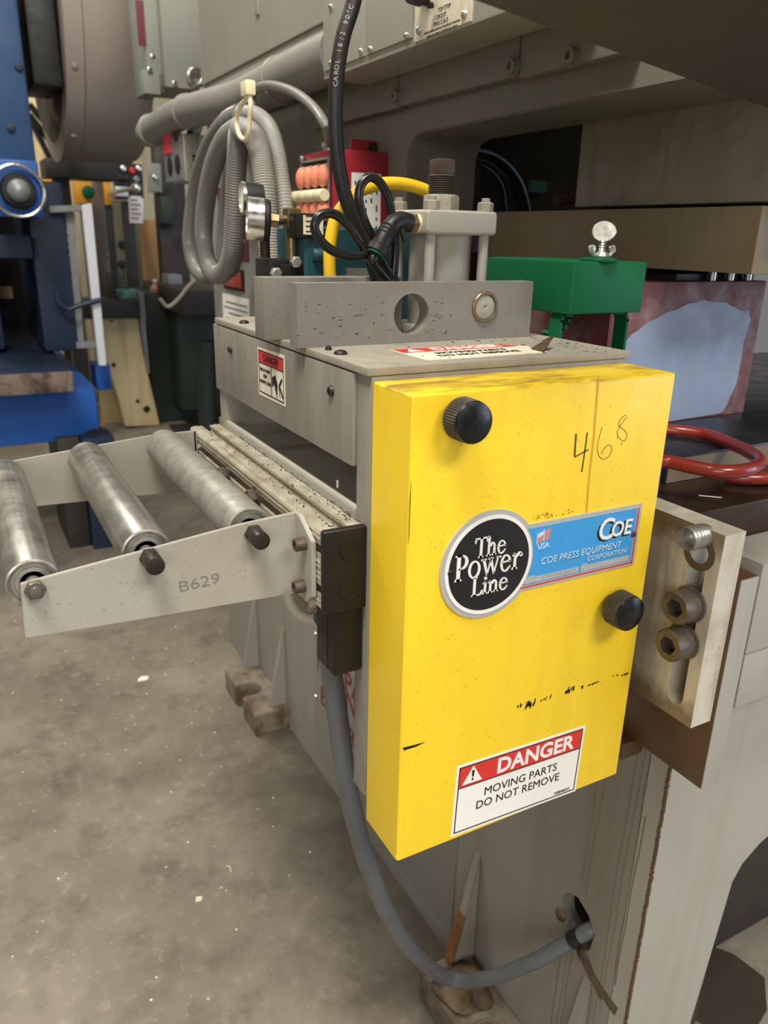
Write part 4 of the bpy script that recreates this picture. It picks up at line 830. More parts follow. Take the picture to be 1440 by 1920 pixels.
# tubes behind the press window
hose('window_hose', [(0.6601, 0.9000, 1.6158), (0.7079, 0.9000, 1.6087), (0.7514, 0.9000, 1.5875), (0.7828, 0.9000, 1.5575), (0.8045, 0.9000, 1.5154), (0.8111, 0.9000, 1.4938)], .016, 'rubber', 'thick black hose arching inside the press window', 'hose')
hose('thin_window_hose', [(0.7001, 0.9500, 1.5980), (0.7388, 0.9500, 1.5864), (0.7742, 0.9500, 1.5592), (0.7898, 0.9500, 1.5159), (0.7948, 0.9500, 1.4938)], .006, 'rubber', 'thin black hose inside the press window', 'hose')
hose('open_pipe_end', [(0.6576, 0.6200, 1.5119), (0.6794, 0.6200, 1.5172), (0.7044, 0.6200, 1.5200)], .011, 'bronzed', 'short open steel pipe end inside the press window', 'pipe', 16)
# red hose on the table
hose('red_hose', [(0.3825, 0.0684, 1.1990), (0.3975, 0.0617, 1.1990), (0.4058, 0.0332, 1.1990), (0.4203, 0.0076, 1.1990), (0.4503, -0.0013, 1.1990), (0.4830, 0.0057, 1.1990), (0.5087, 0.0221, 1.1990), (0.5280, 0.0511, 1.1990), (0.5429, 0.0908, 1.1990), (0.5529, 0.1333, 1.1990), (0.5428, 0.1608, 1.1990), (0.5247, 0.1822, 1.1990), (0.4998, 0.1930, 1.1990)], .0082, 'rhose', 'dark red rubber hose looped on the oily table', 'hose', 16, 8)
hose('red_hose_tail', [(0.5115, 0.0670, 1.1650), (0.5291, 0.0488, 1.1650), (0.5549, 0.0371, 1.1650), (0.6026, 0.0256, 1.1650)], .0082, 'rhose', 'end of red hose lying flat below the loop', 'hose', 16, 8)
hose('loose_pin', [(0.4370, 0.0438, 1.1565), (0.4457, 0.0353, 1.1565), (0.4561, 0.0260, 1.1565)], .0012, 'steel', 'thin metal pin lying on the oily table', 'pin', 8)
hose('yellow_cable', [(1.2439, 0.6000, 1.1925), (1.2807, 0.6000, 1.1661), (1.3193, 0.6000, 1.1363), (1.3449, 0.6000, 1.1143)], .004, 'yhose', 'thin yellow cable hanging at the right edge', 'cable')
# ---- gauge, brass pipe and regulator behind the rear bar
pgz = thing('pressure_gauge', 'small chrome and black pressure gauge on a brass pipe', 'gauge', (-.03, .43, 1.33))
gc = V((0.0320, 0.4300, 1.4621)); gd = V((-1, .30, .06)).normalized()
bm = B(); lathe(bm, [(.0225, -.006), (.0245, -.004), (.0250, .0), (.0250, .0165)], gc, gd, 40); obj('gauge_case', bm, 'black', pgz)
bm = B(); lathe(bm, [(.0256, .002), (.0260, .0165), (.0262, .0225), (.0232, .0228), (.0225, .019)], gc, gd, 40); obj('chrome_bezel', bm, 'steel', pgz)
bm = B(); lathe(bm, [(.0228, .0190), (.001, .0196)], gc, gd, 40); obj('gauge_lens', bm, 'glass', pgz)
tee = V((0.0673, 0.4300, 1.4644))
bm = B(); cyl(bm, gc - gd*.004, gc - gd*.017, .0085, n=6); cyl(bm, gc - gd*.016, tee, .0055, n=16); obj('gauge_stem', bm, 'brass', pgz)
bm = B(); box(bm, tee.x-.0085, tee.x+.0105, tee.y-.010, tee.y+.010, tee.z-.0125, tee.z+.0125, .003); obj('brass_elbow', bm, 'brass', pgz)
bm = B(); cyl(bm, tee - V((0, 0, .010)), (tee.x, tee.y, 1.395), .0075, n=18); obj('brass_pipe', bm, 'brass', pgz)
bg_ = thing('panel_gauge', 'white faced gauge half hidden behind the hanging conduit', 'gauge', (0.0386, 0.5000, 1.4905))
gc2 = V((0.0385, 0.5000, 1.4892))
bm = B(); lathe(bm, [(.018, -.016), (.020, 0), (.020, .010)], gc2, (-1, .15, 0), 36); obj('gauge_case', bm, 'black', bg_)
bm = B(); lathe(bm, [(.0205, .008), (.0208, .0125), (.0182, .013), (.0182, .010)], gc2, (-1, .15, 0), 36, cap=False); obj('chrome_bezel', bm, 'steel', bg_)
bm = B(); lathe(bm, [(.0183, .0105), (.001, .011)], gc2, (-1, .15, 0), 36); obj('gauge_lens', bm, 'white', bg_)
bm = B(); cyl(bm, gc2 + V((.018, 0, 0)), (gc2.x + .022, gc2.y + .01, 1.3322), .007, n=12); obj('gauge_post', bm, 'oxide', bg_)
rg = thing('regulator_block', 'black air regulator block behind the rear bar', 'regulator', (.03, .44, 1.3318))
q4 = (0.0302, 0.1003, 1.3867, 1.4156); bm = B(); box(bm, q4[0], min(q4[1], .0718), .415, .470, 1.3322, q4[3], .004); box(bm, q4[0]+.012, q4[0]+.05, .405, .416, q4[3]-.024, q4[3]-.006, .002); obj('block_body', bm, 'black', rg)
for p in ((0.0342, 0.4050, 1.3991), (0.0608, 0.4040, 1.4127)):
    bm = B(); lathe(bm, [(.0075, 0, 'hex'), (.0075, .006, 'hex'), (.005, .008)], p, (0, -1, 0), 12); obj('screw', bm, 'zinc', rg)
tm = thing('valve_motor', 'teal valve motor with a cream data tag behind the rear bar', 'motor', (.17, .46, 1.3318))
bm = B(); box(bm, .0725, .2350, .400, .500, 1.3322, 1.4560, .008, 3); obj('motor_body', bm, 'teal', tm)
bm = B(); pill(bm, (0.0825, 0.3980, 1.4214), V((0.1041, 0.3980, 1.4216)), .008, .002); obj('end_boss', bm, 'teal', tm)
x0_, x1_, z0_, z1_ = (0.0600, 0.0977, 1.4412, 1.4707)
bm = B(); box(bm, x0_, x1_, .395, .430, z0_, z1_, .002); tg_ = obj('coil_box', bm, 'black', tm)
x0_, x1_, z0_, z1_ = (0.0689, 0.0958, 1.4457, 1.4683)
bm = B(); box(bm, x0_, x1_, .3940, .3952, z0_, z1_); obj('data_tag', bm, 'cream', tm)
bm = B()
for i in range(4): box(bm, x0_+.003, x1_-.003 - .004*(i % 2), .3936, .3941, z0_+.003 + i*.006, z0_+.0045 + i*.006)
obj('tag_print', bm, 'ink', tm)
bm = B(); box(bm, *(0.1310, 0.1608, 1.3947, 1.4054)[:2], .394, .402, *(0.1310, 0.1608, 1.3947, 1.4054)[2:]); obj('clip_plate', bm, 'zinc', tm)

# ---- red switch box on the column
rb = thing('red_switch_box', 'red control box with rows of salmon and cream push buttons', 'control box', (.35, .86, 1.40))
bx0, by0 = (0.3112, 0.8000, 1.5708)[0], .80; bx1 = (0.4114, 0.8000, 1.5767)[0]; by1 = (0.3000, 0.9400, 1.5790)[1] + .0
bx0 = .3000
bm = B(); box(bm, bx0, bx1, by0, by1, 1.395, 1.5890, .004); obj('box_body', bm, 'crimson', rb)
bm = B(); box(bm, bx1-.055, bx1+.006, by0+.045, by0+.055, 1.585, 1.612, .002); er = obj('mounting_ear', bm, 'crimson', rb)
bm = B(); hexhead(bm, (bx1-.012, by0+.045, 1.600), (0, -1, 0), .009, .006); obj('bolt', bm, 'oxide', er)
bm = B(); box(bm, bx1+.002, bx1+.026, by0+.03, by0+.09, 1.55, 1.62, .008); obj('rubber_mount', bm, 'black', rb)
bm = B(); box(bm, bx0-.004, bx0+.001, by0+.012, by1-.004, 1.40, 1.572, .001); fr_ = obj('button_panel', bm, 'black', rb)
bm = B()
for y in (by0+.011, by1-.004): box(bm, bx0-.0075, bx0-.0035, y-.0012, y+.0012, 1.40, 1.574)
box(bm, bx0-.0075, bx0-.0035, by0+.011, by1-.004, 1.572, 1.576); obj('panel_trim', bm, 'zinc', rb)
yy = [by1 - .020 - (by1-by0-.040) * i / 3 for i in range(4)]
for y in yy:
    for z in ((0.2960, 0.8518, 1.5438)[2], (0.2960, 0.8527, 1.4856)[2]):
        bm = B(); lathe(bm, [(.004, 0), (.0125, .003), (.0140, .008), (.0125, .013), (.008, .017), (.002, .019)], (bx0-.004, y, z), (-1, 0, .1), 20)
        for v in bm.verts: v.co.z = z + (v.co.z - z) * 1.4
        obj('push_button', bm, 'orange', rb)
    bm = B(); cyl(bm, (bx0-.004, y, 1.562), (bx0-.008, y, 1.562), .004, n=10); obj('indicator', bm, 'panel', rb)
for i in range(4):
    ya = by1 + .012 - i * .037; bm = B(); lathe(bm, [(.006, -.001), (.0098, 0), (.0110, .004), (.0110, .032), (.0098, .036)], (bx0-.016, ya, (0.2840, 0.8493, 1.5125)[2]), (0, -1, 0), 20); obj('cream_roller', bm, 'ivory', rb)
LB = Face((bx0, by0, 0), (1, 0, 0), (0, 0, 1)); LB.n = V((0, -1, 0)); lx0, lx1 = (0.3346, 0.8000, 1.5371)[0] - bx0, (0.3945, 0.8000, 1.5400)[0] - bx0
bm = B(); LB.rect(bm, lx0, lx1, 1.405, 1.552, 0, .0008); lb_ = obj('instruction_label', bm, 'white', rb)
bm = B()
for i in range(5):
    for j in range(9):
        if rnd.random() < .75: LB.rect(bm, lx0+.006 + i*.011, lx0+.009 + i*.011, 1.412 + j*.015, 1.412 + j*.015 + rnd.uniform(.005, .012), .0007, .0011)
obj('label_print', bm, 'ink', rb)
bm = B(); lathe(bm, [(.013, 0), (.013, .006), (.016, .007), (.016, .014), (.010, .016)], (bx0+.020, by0+.06, 1.589), (0, 0, 1), 20); obj('cable_gland', bm, 'zinc', rb)
bm = B(); pill(bm, (bx0-.001, by1-.006, 1.581), (bx0-.008, by1-.006, 1.581), .005, .001); obj('screw', bm, 'zinc', rb)
cg = [(bx0+.020, by0+.06, 1.600)] + [V(p) for p in [(0.2750, 0.7768, 1.6170), (0.2750, 0.8144, 1.6456), (0.2750, 0.8725, 1.6731), (0.2750, 0.9473, 1.6971), (0.2750, 1.0432, 1.7168), (0.2750, 1.1255, 1.7200), (0.2750, 1.1464, 1.7061), (0.2750, 1.1382, 1.6904), (0.2750, 1.1626, 1.6782), (0.2750, 1.2090, 1.6626)]]
hose('grey_flex_cable', cg, .0085, 'conduit', 'thin grey cable arching from the zip tie to the red control box', 'cable', 12, 8)
# ---- large painted conduit pipe and hanging coils
cp_ = thing('conduit_pipe', 'thick grey painted conduit pipe running along the press side', 'pipe', (.355, 1.6, 1.7))
pts_ = [(0.3450, 0.8654, 1.7506), (0.3450, 1.0626, 1.7497), (0.3450, 1.2443, 1.7450), (0.3450, 1.4250, 1.7436), (0.3450, 1.6385, 1.7542), (0.3450, 1.9248, 1.7687), (0.3450, 2.1828, 1.7660), (0.3450, 2.3892, 1.7566)]
bm = B(); tube(bm, pts_, .043, 24, 6); obj('pipe_body', bm, 'pipe', cp_)
PS = spline(pts_, 6)
for f_ in (.24, .72, .985):
    i = int(f_ * (len(PS) - 2)); bm = B(); ring(bm, PS[i], PS[i+1] - PS[i], .0435, .004 if f_ < .9 else .007, 32, 8); obj('coupling_rim', bm, 'pipe', cp_)
def coil(pts, r, mat, lab, X):
    return hose('hanging_conduit', pts, r, mat, lab, 'conduit', 14, 26, .07, group='conduit loops hung on the press side')
coil([(0.2620, 1.1785, 1.6819), (0.2620, 1.2772, 1.6756), (0.2620, 1.4040, 1.6430), (0.2620, 1.5216, 1.5771), (0.2620, 1.6003, 1.4906), (0.2620, 1.6399, 1.4103), (0.2620, 1.5992, 1.3569), (0.2620, 1.5081, 1.3369), (0.2620, 1.3994, 1.3502), (0.2620, 1.3243, 1.3927), (0.2620, 1.2816, 1.4639), (0.2620, 1.2550, 1.5423), (0.2620, 1.2298, 1.6165), (0.2620, 1.2022, 1.6610)], .020, 'conduit', 'dark outer loop of the hanging conduit coil', .27)
coil([(0.2620, 1.1787, 1.6809), (0.2620, 1.0879, 1.6683), (0.2620, 1.0148, 1.6383), (0.2620, 0.9752, 1.5931), (0.2620, 0.9512, 1.5307), (0.2620, 0.9281, 1.4539), (0.2620, 0.9151, 1.3857), (0.2620, 0.9126, 1.3257)], .0165, 'conduitl', 'pale grey conduit dropping on the right of the coil behind the gauge', .26)
coil([(0.2180, 1.0662, 1.6398), (0.2180, 1.1647, 1.6240), (0.2180, 1.2571, 1.5729), (0.2180, 1.3253, 1.4975), (0.2180, 1.3523, 1.4274), (0.2180, 1.3275, 1.3743), (0.2180, 1.2635, 1.3534), (0.2180, 1.1894, 1.3684), (0.2180, 1.1387, 1.4090), (0.2180, 1.1155, 1.4731), (0.2180, 1.0988, 1.5444), (0.2180, 1.0770, 1.6072), (0.2180, 1.0595, 1.6411)], .0215, 'conduit', 'inner loop of the hanging conduit coil', .255)
coil([(0.2180, 1.0662, 1.6398), (0.2180, 0.9988, 1.6243), (0.2180, 0.9545, 1.5934), (0.2180, 0.9357, 1.5466), (0.2180, 0.9242, 1.4813), (0.2180, 0.9153, 1.4147), (0.2180, 0.9063, 1.3468)], .0215, 'conduitl', 'ribbed pale conduit dropping in front of the coil', .25)
coil([(0.3020, 1.2754, 1.6817), (0.3020, 1.3159, 1.6530), (0.3020, 1.3609, 1.6059), (0.3020, 1.4095, 1.5499), (0.3020, 1.4566, 1.4652), (0.3020, 1.4756, 1.4012), (0.3020, 1.4559, 1.3565), (0.3020, 1.4027, 1.3652), (0.3020, 1.3529, 1.4288)], .0185, 'conduit', 'innermost strand of the hanging conduit coil', .29)
zt = B(); tube(zt, [(0.1860, 0.9123, 1.6809), (0.1860, 0.9249, 1.6715), (0.1860, 0.9552, 1.6638), (0.1860, 0.9781, 1.6514), (0.1860, 0.9834, 1.6342), (0.1860, 0.9674, 1.6148), (0.1860, 0.9384, 1.6061), (0.1860, 0.9198, 1.6150), (0.1860, 0.9117, 1.6359), (0.1860, 0.9037, 1.6563), (0.1860, 0.9075, 1.6736)], .0045, 8, 6); zz = thing('zip_tie', 'white zip tie holding the conduit coil to the pipe', 'zip tie', (0.1860, 0.9482, 1.6483))
obj('tie_loop', zt, 'ivory', zz)
bm = B(); q = V((0.1860, 0.9146, 1.6862)); box(bm, q.x-.009, q.x+.009, q.y-.016, q.y+.016, q.z-.012, q.z+.012, .003); obj('tie_head', bm, 'ivory', zz)
# ---- switch panel with maroon plate
sp_ = thing('switch_panel', 'narrow pale switch panel with maroon plate and red rocker on the column', 'panel', (.385, 1.62, 1.0))
bm = B(); box(bm, .365, .4095, 1.44, 1.785, 1.02, 1.62, .004); obj('panel_body', bm, 'conduitl', sp_)
SP = Face((.365, 0, 0), (0, -1, 0), (0, 0, 1)); SP.n = V((-1, 0, 0))
bm = B(); box(bm, .3635, .3655, 1.455, 1.70, 1.375, 1.56); mp = obj('maroon_plate', bm, 'maroon', sp_)
bm = B()
for i in range(4):
    for a, b in ((1.50, 1.56), (1.59, 1.66)): box(bm, .3630, .3637, a, b, 1.40 + i*.024, 1.410 + i*.024)
obj('plate_print', bm, 'pink', mp)
bm = B(); box(bm, .362, .3655, 1.50, 1.68, 1.296, 1.352, .002); obj('switch_bezel', bm, 'black', sp_)
bm = B(); box(bm, .356, .3625, 1.515, 1.665, 1.304, 1.344, .003); obj('red_rocker', bm, 'lens', sp_)
bm = B(); box(bm, .3640, .3655, 1.47, 1.70, 1.05, 1.28); pp_ = obj('instruction_sheet', bm, 'white', sp_)
bm = B()
for i in range(14): box(bm, .3634, .3641, 1.485, 1.685 - .02*(i % 3), 1.065 + i*.0148, 1.069 + i*.0148)
obj('sheet_print', bm, 'conduit', pp_)
# ---- outlet box
ob = thing('outlet_box', 'grey metal outlet box with four black sockets and a red tag', 'outlet box', (0.3516, 1.9500, 1.6462))
ox0 = (0.3436, 1.9500, 1.6458)[0]; ox1 = (0.4134, 1.9500, 1.6499)[0]; oy1 = 2.10; oz0 = (0.3397, 1.9500, 1.5869)[2]; oz1 = (0.3483, 1.9500, 1.7180)[2]
bm = B(); box(bm, ox0, ox1, 1.95, oy1, oz0, oz1, .004); obj('box_body', bm, 'zinc', ob)
bm = B(); box(bm, ox0-.006, ox0+.001, 1.955, oy1+.06, oz0+.004, oz1-.004, .003); obj('face_plate', bm, 'bars', ob)
for i in range(2):
    for j in range(2):
        bm = B(); pill(bm, (ox0-.006, 2.00 + i*.095, oz0+.05 + j*.09), (ox0-.009, 2.00 + i*.095, oz0+.05 + j*.09), .028, .001, 20); obj('socket', bm, 'black', ob)
bm = B(); box(bm, ox0-.010, ox0-.005, 2.06, oy1+.05, oz1-.045, oz1+.01); obj('red_tag', bm, 'redtag', ob)
for a in ((ox0+.03, 1.949, oz1-.06), (ox0+.03, 1.949, oz0+.06)):
    bm = B(); cyl(bm, a, (a[0], 1.945, a[2]), .005, n=10); obj('screw', bm, 'oxide', ob)
bm = B(); cyl(bm, (ox1-.02, 2.02, oz1), (ox1+.03, 2.02, oz1+.13), .02, n=14); obj('conduit_stub', bm, 'bars', ob)

# ================================================================== background: blue press, guard, benches
def rbox(bm, R4, y0, y1, bev=0): return box(bm, R4[0], R4[1], y0, y1, R4[2], R4[3], bev)
def bgthing(name, R4, y0, y1, mat, label, cat, bev=.004, part='body', **k):
    t = thing(name, label, cat, ((R4[0]+R4[1])/2, (y0+y1)/2, R4[2])); bm = B(); rbox(bm, R4, y0, y1, bev); obj(part, bm, mat, t); return t
bp_ = thing('blue_press', 'blue painted press with a rusty bed edge at the left', 'press', (-.3, 3.6, 0))
bm = B(); rbox(bm, (-0.8458, 0.2146, 0.5072, 0.7684), 3.2, 4.6, .05); obj('base', bm, 'bluep', bp_)
x0_, x1_, z0_, z1_ = (0.1081, 0.2503, -0.0039, 0.3534)
bm = B(); box(bm, x0_, x1_, 3.10, 3.30, 0, (0.2007, 3.2000, 0.4428)[2] + .1, .004); obj('leg', bm, 'blued', bp_)
bm = B(); box(bm, x0_-.10, x0_-.004, 3.16, 3.60, 0, (0.2007, 3.2000, 0.4428)[2] + .1, .004); obj('leg', bm, 'darkm', bp_)
bm = B(); box(bm, -1.4, -1.2, 3.2, 3.6, 0, .5, .01); obj('leg', bm, 'blued', bp_)
bm = B(); box(bm, -1.2, (0.0873, 3.0000, 0.8608)[0], 3.0, 3.9, (-0.0799, 3.0000, 0.7855)[2], (-0.0691, 3.0000, 0.8749)[2], .006); bd = obj('bed', bm, 'blued', bp_)
bm = B(); box(bm, -1.2, (0.0894, 3.0000, 0.8607)[0], 2.985, 3.002, (-0.0799, 3.0000, 0.7855)[2], (-0.0696, 3.0000, 0.8704)[2], .003); obj('bed_edge', bm, 'rusty', bd)
zb = (-0.0691, 3.0000, 0.8749)[2]
bm = B()
for i in range(9):
    for j in range(5): pill(bm, (-.10 + i*.026, 3.16 + j*.09, zb-.001), (-.10 + i*.026, 3.16 + j*.09, zb+.0015), .009, .0004, 8)
obj('bed_perforation', bm, 'ink', bd, kind='stuff')
bm = B(); rbox(bm, (0.0354, 0.1928, 0.8855, 1.6450), 3.5, 4.3, .02); obj('column', bm, 'blued', bp_)
bm = B(); rbox(bm, (-0.3163, 0.0727, 1.6076, 2.4746), 3.25, 3.9, .02); obj('column', bm, 'bluem', bp_)
bm = B(); rbox(bm, (-0.4454, -0.1247, 0.8919, 1.6197), 3.6, 4.3, .02); obj('column', bm, 'blued', bp_)
bm = B(); rbox(bm, (-0.1856, 0.0278, 1.3142, 1.4143), 3.4, 3.7, .01); obj('cross_rail', bm, 'blued', bp_)
bm = B(); box(bm, -.6, .12, 4.35, 4.40, .8, 1.7); obj('back_panel', bm, 'darkm', bp_)
bm = B(); rbox(bm, (-0.1017, -0.0433, 1.1053, 1.1571), 3.9, 4.0); obj('cream_bar', bm, 'stained', bp_)
bm = B(); rbox(bm, (0.1111, 0.2315, 2.0154, 2.5578), 3.4, 3.8, .02); obj('dark_void_block', bm, 'black', bp_)  # black block filling in for the dark void beside the drum
bm = B(); rbox(bm, (0.2730, 0.3487, 0.6619, 0.7928), 3.62, 3.8, .01); obj('side_bracket', bm, 'bluep', bp_)
for p in ((0.0479, 3.2500, 2.0534), (-0.0105, 3.2500, 1.8268)):
    bm = B(); pill(bm, p, V(p) + V((0, -.015, 0)), .016, .002, 14); obj('bolt', bm, 'blued', bp_)
bm = B(); cyl(bm, (0.1832, 3.1900, 0.4785), V((0.1832, 3.1900, 0.4785)) + V((0, .1, 0)), .085, n=28); obj('axle_cover', bm, 'black', bp_)
hw = thing('handwheel', 'chrome ring handwheel with a ball hub on the blue press', 'handwheel', (-0.0147, 3.2000, 1.5874))
c_ = V((-0.0209, 3.1500, 1.5854)); bm = B(); ring(bm, c_, (0, 1, 0), .098, .007, 40, 8); obj('wheel_rim', bm, 'steel', hw)
bm = B(); box(bm, c_.x-.11, c_.x+.09, c_.y+.03, c_.y+.10, c_.z-.10, c_.z+.12, .01); obj('mount_plate', bm, 'bluep', hw)
bm = B(); lathe(bm, [(.055, -.03), (.070, 0), (.060, .02)], c_, (0, -1, 0), 24); obj('hub_boot', bm, 'black', hw)
bm = B(); lathe(bm, [(.01, -.02)] + [(.045*math.sin(a), .04 - .045*math.cos(a)) for a in [math.pi*(.12 + .86*i/8) for i in range(9)]], c_, (0, -1, 0), 24); obj('ball_hub', bm, 'bars', hw)
# flywheel guard drum
dr = thing('flywheel_guard', 'grey flywheel guard drum hanging above the blue press', 'guard', (.45, 4.0, 1.75))
dx0, dx1 = (0.2488, 3.7000, 1.9778)[0], (0.6302, 3.7000, 2.0104)[0]; dz = (0.4470, 3.9000, 1.7683)[2] + .62
bm = B(); lathe(bm, [(.55, 0), (.60, .004), (.62, .02), (.62, dx1-dx0-.03), (.60, dx1-dx0)], (dx0, 3.95, dz), (1, 0, 0), 72); obj('drum', bm, 'drum', dr)
bm = B(); lathe(bm, [(.60, -.004), (.632, .0), (.632, .075), (.620, .08)], (dx0, 3.95, dz), (1, 0, 0), 72); obj('rim_band', bm, 'drum', dr)
bm = B(); lathe(bm, [(.2, -.02), (.5, -.03), (.55, .0)], (dx0, 3.95, dz), (1, 0, 0), 48); obj('side_disc', bm, 'darkm', dr)
for p in ((dx0+.035, 3.95-.632*math.sin(.55), dz-.632*math.cos(.55)), (dx0+.035, 3.95-.632*math.sin(1.1), dz-.632*math.cos(1.1))):
    bm = B(); lathe(bm, [(.014, 0), (.012, .006), (.003, .009)], p, V(p) - V((dx0+.035, 3.95, dz)), 14); obj('bolt', bm, 'drum', dr)
bm = B(); pts_ = [(238, 40), (246, 28), (255, 34), (257, 50), (252, 60), (243, 57)]
bm.free()
# electrical cabinet
ec = bgthing('electrical_cabinet', (0.5437, 0.7284, 1.9837, 2.5705), 2.9, 3.2, 'cabinet', 'grey green electrical cabinet behind the flywheel guard', 'cabinet')
bm = B(); rbox(bm, (0.4902, 0.5540, 1.9715, 2.5653), 2.95, 3.2, .004); obj('side_box', bm, 'cabinet', ec)
bm = B(); rbox(bm, (0.4582, 0.5204, 1.9516, 2.0337), 2.89, 2.96, .002); obj('access_cover', bm, 'cabinet', ec)
bm = B(); c_ = V((0.6596, 2.8800, 2.0289)); ring(bm, c_, (0, 1, .2), .028, .009, 24, 8); cyl(bm, c_ + V((0, 0, -.05)), c_ + V((0, .02, -.028)), .016, n=12); obj('eye_bolt', bm, 'steel', ec)
bm = B(); rbox(bm, (0.4619, 0.4905, 2.1250, 2.2787), 2.945, 2.952); obj('maroon_stripe', bm, 'maroon', ec)
for p in ((0.4980, 2.8900, 2.0800), (0.4822, 2.8900, 2.0345), (0.5796, 2.9000, 1.9974)):
    bm = B(); pill(bm, p, V(p) + V((0, -.012, 0)), .011, .003, 12); obj('screw', bm, 'steel', ec)
# crown door of our press, far part
cd = thing('crown_cabinet', 'tall grey door cabinet on the far press side above the conduit pipe', 'cabinet', (.37, 1.5, 1.86))
bm = B(); box(bm, .391, .4090, 1.02, 1.89, (0.3850, 1.3442, 1.8394)[2], 2.6, .003); obj('door', bm, 'panel', cd)
bm = B(); box(bm, .397, .4090, .86, 1.92, 1.74, (0.3850, 1.3442, 1.8394)[2] - .001, .002); obj('sill_plate', bm, 'panel', cd)
bm = B(); box(bm, .386, .3915, 1.40, 1.42, 1.92, 2.0, .002); obj('hinge', bm, 'conduitl', cd)
# guard panel
gp = thing('mesh_guard', 'white framed wire mesh guard beside the blue press', 'guard', (0.2555, 3.4500, 0.8317))
bm = B(); prism(bm, [(p[0], p[2]) for p in [(0.2637, 3.4500, 1.5490), (0.3087, 3.4500, 1.5575), (0.3038, 3.4500, 0.8134), (0.2689, 3.4500, 0.8154)]], 'y', 3.45, 3.50, .003); obj('post', bm, 'guard', gp)
bm = B(); prism(bm, [(p[0], p[2]) for p in [(0.1254, 3.4600, 1.5399), (0.2699, 3.4600, 1.5495), (0.2670, 3.4600, 1.5220), (0.1265, 3.4600, 1.5107)]], 'y', 3.46, 3.50, .003); obj('top_rail', bm, 'bars', gp)
bm = B(); prism(bm, [(p[0], p[2]) for p in [(0.2005, 3.5200, 1.5161), (0.2401, 3.5200, 1.5173), (0.2215, 3.5200, 0.9272), (0.1921, 3.5200, 0.9284)]], 'y', 3.52, 3.55, .003); obj('inner_post', bm, 'bars', gp)
bm = B(); prism(bm, [(p[0], p[2]) for p in [(0.1566, 3.5200, 1.5147), (0.1727, 3.5200, 1.5152), (0.1531, 3.5200, 0.9300), (0.1386, 3.5200, 0.9306)]], 'y', 3.52, 3.55, .003); obj('inner_post', bm, 'bars', gp)
bm = B()
for i in range(16):
    a = V((0.1721, 3.5300, 1.4992)).lerp(V((0.1522, 3.5300, 0.9543)), i/16); b = V((0.2023, 3.5300, 1.5001)).lerp(V((0.1936, 3.5300, 0.9527)), min(1, (i+1)/16)); c_ = V((0.2023, 3.5300, 1.5001)).lerp(V((0.1936, 3.5300, 0.9527)), max(0, (i-1)/16))
    for q in (b, c_): cyl(bm, a, q, .0035, n=5)
obj('wire_mesh', bm, 'bars', gp, kind='stuff')
bm = B(); rbox(bm, (0.1806, 0.2965, 0.8981, 0.9288), 3.5, 3.52); obj('bottom_rail', bm, 'bars', gp)
hose('tie_strap', [(0.1073, 3.4300, 1.1736), (0.1196, 3.4300, 1.1184), (0.1537, 3.4300, 1.0887), (0.2076, 3.4300, 1.1070), (0.3060, 3.4300, 1.1296)], .012, 'blued', 'dark strap tied across the mesh guard', 'strap', 8)
# cream legged table
ct = thing('stained_table', 'dark topped table on oil stained cream legs behind the guard', 'table', (.85, 5.6, 0))
bm = B(); prism(bm, [(p[0], max(0, p[2])) for p in [(0.6322, 5.5000, 0.8335), (0.8861, 5.5000, 0.8263), (0.9008, 5.5000, 0.5784), (0.9851, 5.5000, 0.0023), (0.7224, 5.5000, 0.0186), (0.6969, 5.5000, 0.2196), (0.6538, 5.5000, 0.4245), (0.6127, 5.5000, 0.4746)]], 'y', 5.5, 5.62, .006); obj('leg', bm, 'stained', ct)
bm = B(); box(bm, .60, .80, 5.74, 5.82, 0, .8, .006); obj('leg', bm, 'stained', ct)
bm = B(); rbox(bm, (0.3714, 0.8926, 0.8349, 0.9615), 5.45, 5.85, .01); obj('table_top', bm, 'darkm', ct)
for p, r_ in (((0.6795, 5.5000, 0.4945), .016), ((0.8934, 5.5000, 0.1417), .026), ((0.8305, 5.5000, 0.2092), .014), ((0.6939, 5.5000, 0.8127), .010)):
    bm = B(); pill(bm, p, V(p) + V((0, -.006, 0)), r_, .001, 16); obj('bolt_hole', bm, 'ink', ct)
bm = B(); rbox(bm, (0.9050, 0.9438, 0.8139, 1.0133), 5.5, 5.6); prism(bm, [(p[0], p[2]) for p in [(0.8933, 5.4800, 0.8242), (0.9321, 5.4800, 0.8231), (0.9352, 5.4800, 0.4185), (0.9154, 5.4800, 0.4197)]], 'y', 5.48, 5.53); obj('brace_bar', bm, 'bars', ct)
zt_ = (0.3714, 0.8926, 0.8349, 0.9615)[3] + .001
